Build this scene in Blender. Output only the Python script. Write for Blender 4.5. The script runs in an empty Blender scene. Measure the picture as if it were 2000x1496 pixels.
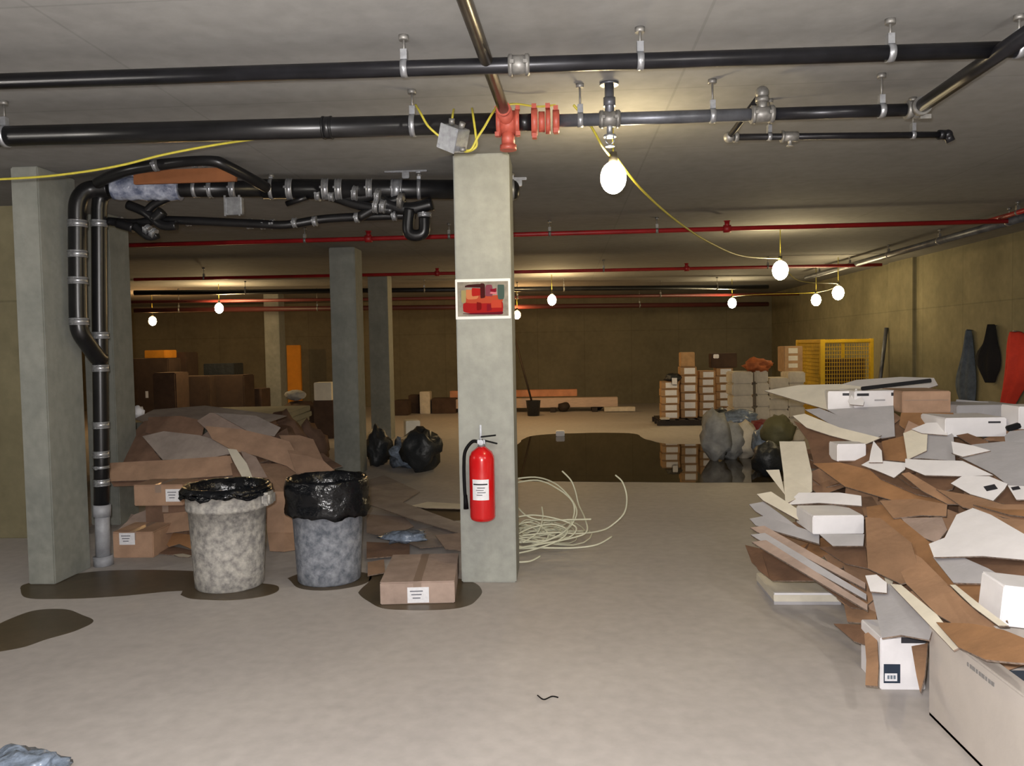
import bpy, bmesh, math, random
from mathutils import Vector, Matrix, noise

# ------------------------------------------------------------------ camera, world, light, exposure
scene = bpy.context.scene
COL = scene.collection
IMG_W, IMG_H, FPX = 2000.0, 1496.0, 1600.0
EYE = Vector((0.0, 0.0, 1.55))
CEIL = 2.79
yaw, pitch, roll = math.atan(100 / FPX), math.atan(72 / FPX), 0.018
cf = Vector((-math.sin(yaw) * math.cos(pitch), math.cos(yaw) * math.cos(pitch), -math.sin(pitch)))
r0 = Vector((math.cos(yaw), math.sin(yaw), 0))
u0 = r0.cross(cf)
cr = (r0 * math.cos(roll) - u0 * math.sin(roll)).normalized()
cu = cr.cross(cf).normalized()
cam_data = bpy.data.cameras.new('camera')
cam = bpy.data.objects.new('camera', cam_data)
COL.objects.link(cam)
cam_data.sensor_width = 36.0
cam_data.lens = 36.0 * FPX / IMG_W
cam_data.clip_start = 0.05
cam_data.clip_end = 200
m = Matrix.Identity(4)
for i in range(3):
    m[i][0], m[i][1], m[i][2], m[i][3] = cr[i], cu[i], -cf[i], EYE[i]
cam.matrix_world = m
scene.camera = cam

world = bpy.data.worlds.new('world')
scene.world = world
world.use_nodes = True
world.node_tree.nodes['Background'].inputs[0].default_value = (0.5, 0.55, 0.6, 1)
world.node_tree.nodes['Background'].inputs[1].default_value = 0.02

fl = bpy.data.lights.new('camera_flash', 'POINT')      # the flash built into the camera
fl.energy = 590
fl.color = (1.0, 0.965, 0.96)
fl.shadow_soft_size = 0.025
flo = bpy.data.objects.new('camera_flash', fl)
flo.location = EYE + cr * -0.04 + cu * 0.06
COL.objects.link(flo)

BULB_FLUX = 1.2      # strength times radius squared of an ordinary lamp
scene.view_settings.view_transform = 'Standard'
scene.view_settings.look = 'None'
scene.view_settings.gamma = 1
scene.view_settings.use_curve_mapping = False
scene.view_settings.exposure = 0.0

# ------------------------------------------------------------------ measuring helpers
def ray(x, y):
    return (cf * FPX + cr * (x - IMG_W / 2) - cu * (y - IMG_H / 2)).normalized()
def at(x, y, Y):
    d = ray(x, y); return EYE + d * (Y / d.y)
def onz(x, y, z):
    d = ray(x, y); return EYE + d * ((z - EYE.z) / d.z)
def onx(x, y, X):
    d = ray(x, y); return EYE + d * (X / d.x)
def flr(x, y, z=0.0):
    return onz(x, y, z)
V = Vector
rng = random.Random(7)

# ------------------------------------------------------------------ materials
def lin(c):
    return tuple(((v / 255) / 12.92 if v <= 10 else ((v / 255 + 0.055) / 1.055) ** 2.4) for v in c) + (1,)
MATS = {}
def mat(name, col, rough=0.8, metal=0.0, var=0.0, scale=6.0, bump=0.0, bscale=40.0, hue=0.0, spec=0.5, col2=None,
        emit=None, strength=0, coat=0.0, detail=5.0, stretch=(1, 1, 1), island=0.0, ior=None, alpha=1.0, trans=0.0):
    if name in MATS: return MATS[name]
    mt = bpy.data.materials.new(name); mt.use_nodes = True
    nt = mt.node_tree; N = nt.nodes; L = nt.links
    b = N['Principled BSDF']
    b.inputs['Base Color'].default_value = lin(col)
    b.inputs['Roughness'].default_value = rough
    b.inputs['Metallic'].default_value = metal
    b.inputs['Specular IOR Level'].default_value = spec
    b.inputs['Coat Weight'].default_value = coat
    b.inputs['Transmission Weight'].default_value = trans
    b.inputs['Alpha'].default_value = alpha
    if ior: b.inputs['IOR'].default_value = ior
    if emit:
        b.inputs['Emission Color'].default_value = emit
        b.inputs['Emission Strength'].default_value = strength
    tc = N.new('ShaderNodeTexCoord'); mp = N.new('ShaderNodeMapping')
    L.new(tc.outputs['Object'], mp.inputs['Vector']); mp.inputs['Scale'].default_value = stretch
    last = None
    if var > 0 or col2:
        nz = N.new('ShaderNodeTexNoise'); nz.inputs['Scale'].default_value = scale
        nz.inputs['Detail'].default_value = detail; nz.inputs['Roughness'].default_value = 0.62
        L.new(mp.outputs[0], nz.inputs['Vector'])
        rp = N.new('ShaderNodeValToRGB'); c = lin(col)
        c2 = lin(col2) if col2 else tuple(v * (1 - var) for v in c[:3]) + (1,)
        c1 = c if col2 else tuple(min(1, v * (1 + var)) for v in c[:3]) + (1,)
        rp.color_ramp.elements[0].position = 0.34; rp.color_ramp.elements[1].position = 0.66
        rp.color_ramp.elements[0].color = c2; rp.color_ramp.elements[1].color = c1
        L.new(nz.outputs['Fac'], rp.inputs[0]); last = rp.outputs[0]
    if island > 0:
        oi = N.new('ShaderNodeObjectInfo')
        hs = N.new('ShaderNodeHueSaturation')
        if last: L.new(last, hs.inputs['Color'])
        else: hs.inputs['Color'].default_value = lin(col)
        mr = N.new('ShaderNodeMapRange'); L.new(oi.outputs['Random'], mr.inputs[0])
        mr.inputs[3].default_value = 1 - island; mr.inputs[4].default_value = 1 + island
        L.new(mr.outputs[0], hs.inputs['Value']); last = hs.outputs[0]
    if last: L.new(last, b.inputs['Base Color'])
    if bump > 0:
        n2 = N.new('ShaderNodeTexNoise'); n2.inputs['Scale'].default_value = bscale; n2.inputs['Detail'].default_value = 4
        L.new(mp.outputs[0], n2.inputs['Vector'])
        bp = N.new('ShaderNodeBump'); bp.inputs['Strength'].default_value = bump; bp.inputs['Distance'].default_value = 0.02
        L.new(n2.outputs['Fac'], bp.inputs['Height']); L.new(bp.outputs[0], b.inputs['Normal'])
    MATS[name] = mt
    return mt

def concrete(name, c1, c2, rough=0.85, board=None, big=0.5, fine=9.0, bump=0.25, line_dark=0.8, spec=0.3, patches=None):
    """cast concrete: large cloudy mottling, fine speckle, optional formwork joints"""
    mt = bpy.data.materials.new(name); mt.use_nodes = True
    nt = mt.node_tree; N = nt.nodes; L = nt.links; b = N['Principled BSDF']
    tc = N.new('ShaderNodeTexCoord')
    n1 = N.new('ShaderNodeTexNoise'); n1.inputs['Scale'].default_value = big; n1.inputs['Detail'].default_value = 8; n1.inputs['Roughness'].default_value = 0.65
    n2 = N.new('ShaderNodeTexNoise'); n2.inputs['Scale'].default_value = fine; n2.inputs['Detail'].default_value = 6
    L.new(tc.outputs['Object'], n1.inputs['Vector']); L.new(tc.outputs['Object'], n2.inputs['Vector'])
    rp = N.new('ShaderNodeValToRGB'); rp.color_ramp.elements[0].position = 0.3; rp.color_ramp.elements[1].position = 0.7
    rp.color_ramp.elements[0].color = lin(c1); rp.color_ramp.elements[1].color = lin(c2)
    L.new(n1.outputs['Fac'], rp.inputs[0])
    mx = N.new('ShaderNodeMix'); mx.data_type = 'RGBA'; mx.blend_type = 'OVERLAY'; mx.inputs[0].default_value = 0.18
    L.new(rp.outputs[0], mx.inputs[6]); L.new(n2.outputs['Fac'], mx.inputs[7])
    last = mx.outputs[2]
    if board:
        ax, step, w = board
        sp = N.new('ShaderNodeSeparateXYZ'); L.new(tc.outputs['Object'], sp.inputs[0])
        for a_, st in zip(ax, step):
            md = N.new('ShaderNodeMath'); md.operation = 'PINGPONG'; md.inputs[1].default_value = st / 2
            L.new(sp.outputs[a_], md.inputs[0])
            lt = N.new('ShaderNodeMath'); lt.operation = 'LESS_THAN'; lt.inputs[1].default_value = w
            L.new(md.outputs[0], lt.inputs[0])
            m2 = N.new('ShaderNodeMix'); m2.data_type = 'RGBA'; m2.blend_type = 'MULTIPLY'
            L.new(lt.outputs[0], m2.inputs[0]); L.new(last, m2.inputs[6])
            m2.inputs[7].default_value = (line_dark,) * 3 + (1,)
            last = m2.outputs[2]
    L.new(last, b.inputs['Base Color'])
    b.inputs['Roughness'].default_value = rough; b.inputs['Specular IOR Level'].default_value = spec
    bp = N.new('ShaderNodeBump'); bp.inputs['Strength'].default_value = bump; bp.inputs['Distance'].default_value = 0.01
    L.new(n2.outputs['Fac'], bp.inputs['Height']); L.new(bp.outputs[0], b.inputs['Normal'])
    return mt

M_floor = concrete('floor_concrete', (173, 167, 163), (185, 179, 174), 0.6, None, 0.9, 14, 0.15, spec=0.35)
M_ceil = concrete('ceiling_concrete', (126, 125, 123), (140, 139, 136), 0.9, (('X', 'Y'), (2.44, 1.22), 0.006), 0.8, 10, 0.2, 0.86)
M_wall = concrete('wall_concrete', (112, 106, 82), (140, 132, 104), 0.9, (('X', 'Y', 'Z'), (1.22, 1.22, 2.0), 0.008), 1.3, 9, 0.3, 0.8)
M_bwall = concrete('back_wall_concrete', (108, 102, 82), (130, 122, 98), 0.9, (('X', 'Z'), (1.22, 1.9), 0.01), 0.8, 9, 0.3, 0.85)
M_pillar = concrete('pillar_concrete', (146, 148, 142), (166, 168, 160), 0.85, None, 2.2, 18, 0.3)
M_pillar2 = concrete('pillar_grey_concrete', (122, 125, 119), (144, 145, 137), 0.85, None, 2.2, 18, 0.3)
M_abs = mat('black_pipe_plastic', (22, 22, 24), 0.32, var=0.3, scale=9)
M_iron = mat('black_steel_pipe', (30, 30, 34), 0.34, 0.35, var=0.35, scale=7)
M_greysteel = mat('grey_steel_pipe', (98, 100, 106), 0.4, 0.55, var=0.35, scale=6)
M_oldsteel = mat('brownish_steel_pipe', (92, 84, 72), 0.32, 0.6, var=0.3, scale=8)
M_galv = mat('galvanised_metal', (160, 162, 166), 0.35, 0.65, var=0.2, scale=30)
M_fitting = mat('cast_fitting', (128, 126, 122), 0.45, 0.5, var=0.25, scale=25)
M_redpipe = mat('red_sprinkler_paint', (150, 26, 30), 0.45, var=0.2, scale=5)
M_orange = mat('orange_red_fitting', (168, 78, 62), 0.45, var=0.15, scale=30)
M_yellow_c = mat('yellow_cable_jacket', (184, 172, 62), 0.5, var=0.12, scale=40)
M_socket = mat('lamp_socket_plastic', (40, 38, 34), 0.5)
M_kraft = mat('kraft_cardboard', (170, 138, 114), 0.85, var=0.16, scale=5, bump=0.15, bscale=30, island=0.14)
M_kraftd = mat('dark_kraft_cardboard', (126, 98, 80), 0.9, var=0.22, scale=5, bump=0.15, bscale=30, island=0.16)
M_krafto = mat('orange_kraft_cardboard', (152, 112, 76), 0.85, var=0.2, scale=5, bump=0.15, bscale=30, island=0.12)
M_kraftg = mat('greyish_kraft_cardboard', (162, 142, 130), 0.88, var=0.2, scale=4, bump=0.15, bscale=30, island=0.12)
M_white = mat('white_cardboard', (234, 232, 234), 0.6, var=0.05, scale=5, bump=0.08, bscale=20, island=0.05)
M_cream = mat('cream_cardboard', (222, 215, 198), 0.7, var=0.08, scale=5, bump=0.08, bscale=20, island=0.05)
M_grey = mat('grey_cardboard', (172, 170, 173), 0.75, var=0.1, scale=4, bump=0.1, bscale=20, island=0.08)
M_edge = mat('corrugated_edge', (120, 104, 92), 0.9, var=0.5, scale=60)
M_paper = mat('white_paper_label', (232, 232, 236), 0.6, var=0.06, scale=60)
M_print = mat('dark_print', (44, 44, 50), 0.6)
M_navy = mat('navy_print', (34, 48, 66), 0.6)
M_tape = mat('packing_tape', (150, 130, 116), 0.3)
M_liner = mat('black_bin_liner', (14, 16, 20), 0.22, var=0.3, scale=12, bump=0.9, bscale=14)
M_bagdark = mat('dark_bin_bag', (40, 43, 46), 0.45, bump=0.8, bscale=12)
M_bagclear = mat('bluish_plastic_film', (120, 132, 148), 0.15, bump=0.9, bscale=16, var=0.5, scale=14)
M_binw = mat('splattered_grey_bin_plastic', (190, 186, 178), 0.75, col2=(122, 120, 118), scale=22, detail=9, bump=0.2, bscale=40)
M_binb = mat('scuffed_blue_grey_bin_plastic', (150, 154, 162), 0.7, col2=(88, 94, 104), scale=20, detail=9, bump=0.2, bscale=40)
M_extred = mat('extinguisher_red', (204, 22, 26), 0.25, coat=0.5)
M_blackrub = mat('black_rubber', (12, 12, 14), 0.6, spec=0.15)
M_signw = mat('sign_white', (230, 230, 226), 0.5)
M_water = mat('standing_water', (58, 50, 36), 0.025, spec=0.5, ior=1.33)
M_wet = concrete('wet_concrete', (72, 64, 48), (92, 80, 64), 0.4, None, 1.5, 12, 0.1, spec=0.4)
M_coil = mat('pale_tubing', (214, 214, 190), 0.4)
M_cage = mat('yellow_cage_paint', (214, 172, 30), 0.5, var=0.1, scale=10)
M_bagw = mat('grey_white_paper_bag', (204, 194, 176), 0.8, var=0.12, scale=9, bump=0.3, bscale=9, island=0.08)
M_woven = mat('white_woven_sack', (150, 150, 148), 0.7, var=0.2, scale=9, bump=0.6, bscale=10, island=0.1)
M_boxtan = mat('tan_carton', (172, 138, 100), 0.85, var=0.15, scale=8, island=0.1)
M_board = mat('bare_lumber', (200, 176, 158), 0.8, var=0.12, scale=6, stretch=(1, 8, 8))
M_boardp = mat('pinkish_lumber', (196, 138, 104), 0.8, var=0.15, scale=6)
M_plywood = mat('orange_plywood', (214, 140, 34), 0.8, var=0.1, scale=4)
M_jean = mat('blue_grey_cloth', (74, 84, 98), 0.9, var=0.3, scale=9, bump=0.4, bscale=20)
M_blackcloth = mat('black_cloth', (14, 14, 18), 0.9, bump=0.4, bscale=20)
M_redcloth = mat('orange_red_cloth', (206, 58, 40), 0.85, var=0.1, scale=8, bump=0.3, bscale=20)
M_drywall = mat('grey_board', (128, 128, 118), 0.85, var=0.12, scale=3)
M_orangestrip = mat('orange_primer', (142, 88, 50), 0.7, var=0.15, scale=6)
M_wrap = mat('blue_grey_plastic_wrap', (176, 182, 198), 0.3, col2=(84, 92, 116), scale=14, bump=0.6, bscale=20)
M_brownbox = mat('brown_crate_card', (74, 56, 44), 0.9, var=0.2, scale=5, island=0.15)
M_woodpole = mat('dark_pole', (44, 34, 26), 0.7)

# ------------------------------------------------------------------ mesh helpers
class MB:
    def __init__(self): self.bm = bmesh.new(); self.idx = 0
    def face(self, pts):
        vs = [self.bm.verts.new(p) for p in pts]
        f = self.bm.faces.new(vs); f.material_index = self.idx; return f
    def box(self, c, s, rot=None, bev=0.0):
        c = V(c); R = rot if rot is not None else Matrix.Identity(3)
        vs = []
        for dx in (-.5, .5):
            for dy in (-.5, .5):
                for dz in (-.5, .5):
                    vs.append(self.bm.verts.new(c + R @ V((dx * s[0], dy * s[1], dz * s[2]))))
        fs = []
        for a in ((0, 1, 3, 2), (4, 6, 7, 5), (0, 4, 5, 1), (2, 3, 7, 6), (0, 2, 6, 4), (1, 5, 7, 3)):
            f = self.bm.faces.new([vs[i] for i in a]); f.material_index = self.idx; fs.append(f)
        if bev > 0:
            es = list({e for f in fs for e in f.edges})
            bmesh.ops.bevel(self.bm, geom=es, offset=bev, segments=2, affect='EDGES', material=self.idx)
        return self
    def tube(self, pts, r, seg=12, cap=True, smooth=True):
        pts = [V(p) for p in pts]
        if not hasattr(r, '__len__'): r = [r] * len(pts)
        rings = []; prev = None
        for i, p in enumerate(pts):
            t = (pts[min(i + 1, len(pts) - 1)] - pts[max(i - 1, 0)])
            if t.length < 1e-9: t = V((0, 0, 1))
            t.normalize()
            if prev is None:
                a = V((0, 0, 1)) if abs(t.z) < 0.9 else V((1, 0, 0))
                n = t.cross(a).normalized()
            else:
                n = prev - t * prev.dot(t)
                n = n.normalized() if n.length > 1e-6 else t.orthogonal().normalized()
            prev = n; bn = t.cross(n)
            rings.append([self.bm.verts.new(p + (n * math.cos(2 * math.pi * k / seg) + bn * math.sin(2 * math.pi * k / seg)) * r[i]) for k in range(seg)])
        for i in range(len(rings) - 1):
            for k in range(seg):
                f = self.bm.faces.new([rings[i][k], rings[i][(k + 1) % seg], rings[i + 1][(k + 1) % seg], rings[i + 1][k]])
                f.smooth = smooth; f.material_index = self.idx
        if cap:
            for rg in (rings[0][::-1], rings[-1]):
                f = self.bm.faces.new(rg); f.material_index = self.idx
        return self
    def lathe(self, c, prof, seg=32, jit=None, axis=None):
        """prof: list of (r,z); axis: 3x3 rotation"""
        c = V(c); R = axis if axis is not None else Matrix.Identity(3); rings = []
        for i, (r, z) in enumerate(prof):
            rg = []
            for k in range(seg):
                a = 2 * math.pi * k / seg
                rr, zz = (r, z) if jit is None else jit(i, a, r, z)
                rg.append(self.bm.verts.new(c + R @ V((rr * math.cos(a), rr * math.sin(a), zz))))
            rings.append(rg)
        for i in range(len(rings) - 1):
            for k in range(seg):
                f = self.bm.faces.new([rings[i][k], rings[i][(k + 1) % seg], rings[i + 1][(k + 1) % seg], rings[i + 1][k]])
                f.smooth = True; f.material_index = self.idx
        return self
    def capdisc(self, c, r, seg=32):
        c = V(c); f = self.bm.faces.new([self.bm.verts.new(c + V((r * math.cos(2 * math.pi * k / seg), r * math.sin(2 * math.pi * k / seg), 0))) for k in range(seg)])
        f.material_index = self.idx; return self
    def sphere(self, c, r, s=(1, 1, 1), sub=3, jitter=0.0, seed=0, rot=None):
        res = bmesh.ops.create_icosphere(self.bm, subdivisions=sub, radius=1.0)
        for v in res['verts']:
            d = v.co.copy()
            k = 1.0 + (jitter * noise.noise(d * 2.1 + V((seed * 3.7, seed, 0))) + jitter * 0.5 * noise.noise(d * 5.3 + V((0, seed * 1.3, seed))) if jitter else 0)
            p = V((d.x * s[0], d.y * s[1], d.z * s[2])) * r * k
            v.co = V(c) + (rot @ p if rot is not None else p)
        for f in {f for v in res['verts'] for f in v.link_faces}: f.smooth = True; f.material_index = self.idx
        return self
    def ring(self, c, axis, r, w, t=0.004, seg=20):
        """flat band around a pipe"""
        ax = V(axis).normalized(); c = V(c)
        return self.tube([c - ax * w / 2, c + ax * w / 2], r + t, seg)
def build(name, mb, mats, parent=None, loc=None, mods=None, recenter=True):
    if not isinstance(mats, (list, tuple)): mats = [mats]
    bmesh.ops.recalc_face_normals(mb.bm, faces=mb.bm.faces[:])
    me = bpy.data.meshes.new(name); mb.bm.to_mesh(me); mb.bm.free()
    for q in mats: me.materials.append(q)
    o = bpy.data.objects.new(name, me)
    if parent is not None:
        base = parent_origin(parent)
        me.transform(Matrix.Translation(-base)); o.parent = parent
    elif recenter:
        xs = [v.co for v in me.vertices]
        base = V((sum(v.x for v in xs) / len(xs), sum(v.y for v in xs) / len(xs), min(v.z for v in xs))) if loc is None else V(loc)
        me.transform(Matrix.Translation(-base)); o.location = base
    COL.objects.link(o)
    return o
def parent_origin(p):
    v = V((0, 0, 0))
    while p is not None:
        v = v + p.location; p = p.parent
    return v
def tag(o, label, cat, group=None, kind=None):
    o['label'] = label; o['category'] = cat
    if group: o['group'] = group
    if kind: o['kind'] = kind
    return o
def thing(name, loc, label, cat, group=None):
    o = bpy.data.objects.new(name, None); COL.objects.link(o); o.location = V(loc); o.empty_display_size = 0.1
    return tag(o, label, cat, group)
def struct(name, mb, mt):
    o = build(name, mb, mt); o['kind'] = 'structure'; return o
def dup(root, loc, label=None, group=None):
    r = root.copy(); COL.objects.link(r); r.location = V(loc)
    if label: r['label'] = label
    if group: r['group'] = group
    for ch in list(root.children):
        c = ch.copy(); COL.objects.link(c); c.parent = r
        for g in ch.children:
            d = g.copy(); COL.objects.link(d); d.parent = c
    return r
def smooth_path(pts, n=8):
    pts = [V(p) for p in pts]; out = []
    for i in range(len(pts) - 1):
        p0 = pts[max(i - 1, 0)]; p1 = pts[i]; p2 = pts[i + 1]; p3 = pts[min(i + 2, len(pts) - 1)]
        for k in range(n):
            t = k / n
            out.append(0.5 * ((2 * p1) + (p2 - p0) * t + (2 * p0 - 5 * p1 + 4 * p2 - p3) * t * t + (3 * p1 - p0 - 3 * p2 + p3) * t ** 3))
    out.append(pts[-1]); return out
def Rz(a): return Matrix.Rotation(a, 3, 'Z')
def Rx(a): return Matrix.Rotation(a, 3, 'X')
def Ry(a): return Matrix.Rotation(a, 3, 'Y')

# ------------------------------------------------------------------ the setting
XL, XR, YB, YF = -14.0, 5.38, 21.5, -6.0
m_ = MB(); m_.box(((XL + XR) / 2, (YB + YF) / 2, -0.1), (XR - XL + .6, YB - YF + .6, 0.2)); struct('floor', m_, M_floor)
m_ = MB(); m_.box(((XL + XR) / 2, (YB + YF) / 2, CEIL + 0.1), (XR - XL + .6, YB - YF + .6, 0.2)); struct('ceiling', m_, M_ceil)
m_ = MB(); m_.box((XR + 0.1, (YB + YF) / 2, CEIL / 2), (0.2, YB - YF + .4, CEIL)); struct('wall_right', m_, M_wall)
m_ = MB(); m_.box((XL - 0.1, (YB + YF) / 2, CEIL / 2), (0.2, YB - YF + .4, CEIL)); struct('wall_left', m_, M_wall)
m_ = MB(); m_.box(((XL + XR) / 2, YB + 0.1, CEIL / 2), (XR - XL, 0.2, CEIL)); struct('wall_back', m_, M_bwall)
m_ = MB(); m_.box(((XL + XR) / 2, YF - 0.1, CEIL / 2), (XR - XL, 0.2, CEIL)); struct('wall_front', m_, M_wall)
# short cross wall at the left, seen as a strip at the left edge of the photo
xw = at(130, 800, 6.6).x
m_ = MB(); m_.box(((XL + xw) / 2, 6.7, CEIL / 2), (xw - XL, 0.2, CEIL)); struct('wall_cross', m_, M_wall)
# shallow pilaster on the right wall
p0, p1 = onx(1742, 600, XR), onx(1790, 600, XR)
m_ = MB(); m_.box((XR - 0.03, (p0.y + p1.y) / 2, CEIL / 2), (0.06, abs(p0.y - p1.y), CEIL)); struct('trim_1', m_, M_wall)

def pillar(xl, xr, Y, dep, label, mt=M_pillar):
    a, b = at(xl, 700, Y), at(xr, 700, Y)
    mb = MB(); mb.box(((a.x + b.x) / 2, Y + dep / 2, CEIL / 2), (b.x - a.x, dep, CEIL), bev=0.008)
    return tag(build('concrete_pillar', mb, mt), label, 'pillar')
PY = flr(950, 1138).y
PLY = flr(66, 1142).y
pc = pillar(892.5, 1001, PY, 0.36, 'pale concrete pillar in the centre carrying the red fire extinguisher')
pl = pillar(36, 89, PLY, 0.42, 'narrow deep concrete pillar at the left beside the black drain pipes', M_pillar2)
pillar(165, 222, 7.1, 0.34, 'grey concrete pillar just behind the black drain pipes, above the cardboard mound', M_pillar2)
pillar(648, 698, 9.9, 0.36, 'grey concrete pillar in the middle distance, nearer of the two beside each other', M_pillar2)
pillar(722, 760, 13.7, 0.36, 'grey concrete pillar standing just right of and behind the nearer middle pillar', M_pillar2)
pillar(518, 547, 17.5, 0.38, 'far concrete pillar left of the upright orange board', M_pillar2)

# wet patches and the pool
def blob(name, pix, mt, label, cat, z=0.003, seed=1):
    pts = smooth_path([flr(x, y, z) for x, y in pix] + [flr(*pix[0], z)], 8)[:-1]
    out = []
    for i, p in enumerate(pts):
        k = noise.noise(p * 3.1 + V((seed, 0, 0))) * 0.03
        out.append(p + V((k, noise.noise(p * 2.7 + V((0, seed, 4))) * 0.04, 0)))
    mb = MB(); mb.face([V((p.x, p.y, z)) for p in out])
    bmesh.ops.triangulate(mb.bm, faces=mb.bm.faces[:])
    r = bmesh.ops.extrude_face_region(mb.bm, geom=mb.bm.faces[:])
    for v in [g for g in r['geom'] if isinstance(g, bmesh.types.BMVert)]: v.co.z = 0.0005
    return tag(build(name, mb, mt), label, cat)
blob('water_puddle', [(1000, 905), (1012, 868), (1040, 851), (1120, 846), (1230, 846), (1262, 858), (1300, 866), (1400, 868), (1500, 872), (1560, 900), (1540, 936), (1420, 942), (1250, 941), (1100, 940), (1010, 935)], M_water,
     'wide dark puddle of standing water mirroring the carton stacks', 'puddle')
blob('wet_patch', [(38, 1150), (60, 1138), (170, 1118), (260, 1112), (370, 1114), (420, 1130), (400, 1150), (320, 1156), (230, 1163), (120, 1168), (50, 1166)], M_wet,
     'long dark wet patch on the floor between left pillar and pale bin', 'wet patch', 0.002, 3)
blob('wet_patch', [(-60, 1250), (10, 1212), (70, 1190), (140, 1190), (182, 1210), (150, 1230), (90, 1248), (40, 1266), (-40, 1276)], M_wet,
     'dark brown stain on bare floor at the left edge of the photo', 'wet patch', 0.002, 4)
blob('wet_patch', [(700, 1158), (712, 1142), (745, 1120), (900, 1130), (942, 1152), (935, 1172), (905, 1184), (850, 1192), (790, 1190), (740, 1186), (715, 1172)], M_wet,
     'dark wet ring on the floor around the closed carton', 'wet patch', 0.002, 5)
blob('wet_patch', [(812, 995), (850, 988), (905, 992), (905, 1014), (860, 1016), (830, 1006)], M_wet,
     'small brown damp patch on the floor left of the centre pillar', 'wet patch', 0.002, 6)
blob('wet_patch', [(350, 1160), (380, 1140), (520, 1140), (545, 1150), (520, 1162), (450, 1170), (380, 1168)], M_wet, 'damp ring on the floor under the pale splattered bin', 'wet patch', 0.004, 8)
blob('wet_patch', [(560, 1130), (600, 1118), (700, 1118), (722, 1130), (700, 1144), (640, 1152), (580, 1146)], M_wet, 'damp ring on the floor under the blue-grey bin', 'wet patch', 0.002, 9)
# ------------------------------------------------------------------ pipes under the ceiling
def rod_hanger(parent, c, r, axis, mt=M_galv, rod_r=0.005, w=0.026):
    ax = V(axis).normalized(); side = ax.cross(V((0, 0, 1))).normalized()
    mb = MB(); mb.ring(c, ax, r, w, 0.004, 18)
    mb.box(V(c) + V((0, 0, r + 0.022)), (w, 0.03, 0.04), Rz(math.atan2(ax.y, ax.x)))
    h = build('hanger', mb, mt, parent)
    mb = MB(); mb.tube([V(c) + V((0, 0, r + 0.02)), V((c[0], c[1], CEIL))], rod_r, 8)
    mb.tube([V((c[0], c[1], CEIL - 0.02)), V((c[0], c[1], CEIL))], 0.02, 10)
    build('threaded_rod', mb, M_fitting, h)
    return h
def coupling(parent, c, axis, r, w=0.07, mt=M_galv, name='coupling', t=0.006, lugs=True):
    ax = V(axis).normalized(); c = V(c)
    mb = MB(); mb.ring(c, ax, r, w, t * 0.6, 22)
    for s in (-1, 1): mb.ring(c + ax * s * w * 0.38, ax, r, w * 0.16, t, 22)
    if lugs:
        for s in (-1, 1): mb.box(c + ax * s * w * 0.3 + V((0, -1, 0)) * (r + 0.009), (0.014, 0.014, 0.014))
    return build(name, mb, mt, parent)
def on_line(a, b, px):
    """point of the 3-D segment a-b that is seen at picture column px"""
    best = None
    for i in range(401):
        p = a.lerp(b, i / 400); d = p - EYE
        x = IMG_W / 2 + FPX * d.dot(cr) / d.dot(cf)
        if best is None or abs(x - px) < best[0]: best = (abs(x - px), p)
    return best[1]
def on_liney(a, b, py):
    best = None
    for i in range(401):
        p = a.lerp(b, i / 400); d = p - EYE
        y = IMG_H / 2 - FPX * d.dot(cu) / d.dot(cf)
        if best is None or abs(y - py) < best[0]: best = (abs(y - py), p)
    return best[1]

# front main (upper one in the photo)
a, b = onz(-60, 161, 2.66), onz(2080, 93, 2.66)
ax = (b - a).normalized()
t = thing('ceiling_pipe', a.lerp(b, .5), 'long black pipe across the ceiling, nearest to the viewer, with grey sleeve', 'pipe')
mb = MB(); mb.tube([a, b], 0.031, 20); build('pipe_run', mb, M_iron, t)
for px in (792, 1252, 1738, 1990): rod_hanger(t, on_line(a, b, px), 0.031, ax)
coupling(t, on_line(a, b, 1012), ax, 0.031, 0.085, M_fitting, 'grooved_coupling', 0.011)

# second main: thick black at left, thinner grey to the right
Z2 = 2.62
a, b = onz(-60, 268, Z2), onz(1000, 240, Z2)
ax = (b - a).normalized()
t2 = thing('ceiling_pipe', a.lerp(b, .5), 'thick dirty black pipe across the ceiling, behind the front pipe, ending at orange fittings', 'pipe')
mb = MB(); mb.tube([a, b], 0.049, 22); build('pipe_run', mb, M_abs, t2)
for px in (805, 10): rod_hanger(t2, on_line(a, b, px), 0.049, ax)
coupling(t2, on_line(a, b, 640), ax, 0.049, 0.05, M_abs, 'pipe_joint', 0.006, False)
c2 = on_line(a, b, 993); c3 = onz(1058, 238, Z2)
mb = MB(); mb.ring(c2, ax, 0.05, 0.075, 0.008); mb.ring(c2 + ax * 0.045, ax, 0.05, 0.02, 0.016); mb.ring(c2 - ax * 0.045, ax, 0.05, 0.02, 0.016)
mb.tube([c2 + V((0, -0.0, -0.03)), c2 + V((0.0, 0, -0.11))], 0.032, 16); mb.tube([c2 + V((0, 0, -0.105)), c2 + V((0, 0, -0.13))], 0.04, 16)
mb.tube([c2, c2 + V((-0.01, -0.10, 0.03))], 0.036, 16)
for dx, dz in ((-.05, .06), (.05, .06), (-.05, -.06), (.05, -.06)): mb.box(c2 + V((dx, -.03, dz)), (0.02, 0.03, 0.02))
build('orange_tee', mb, M_orange, t2)
mb = MB(); mb.tube([c2 + ax * .05, c3 - ax * .05], 0.04, 18); build('spool', mb, M_abs, t2)
mb = MB()
mb.ring(c3 - ax * 0.035, ax, 0.05, 0.03, 0.014); mb.ring(c3, ax, 0.046, 0.03, 0.002); mb.ring(c3 + ax * 0.03, ax, 0.048, 0.022, 0.010); mb.ring(c3 + ax * 0.068, ax, 0.042, 0.03, 0.012)
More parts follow.
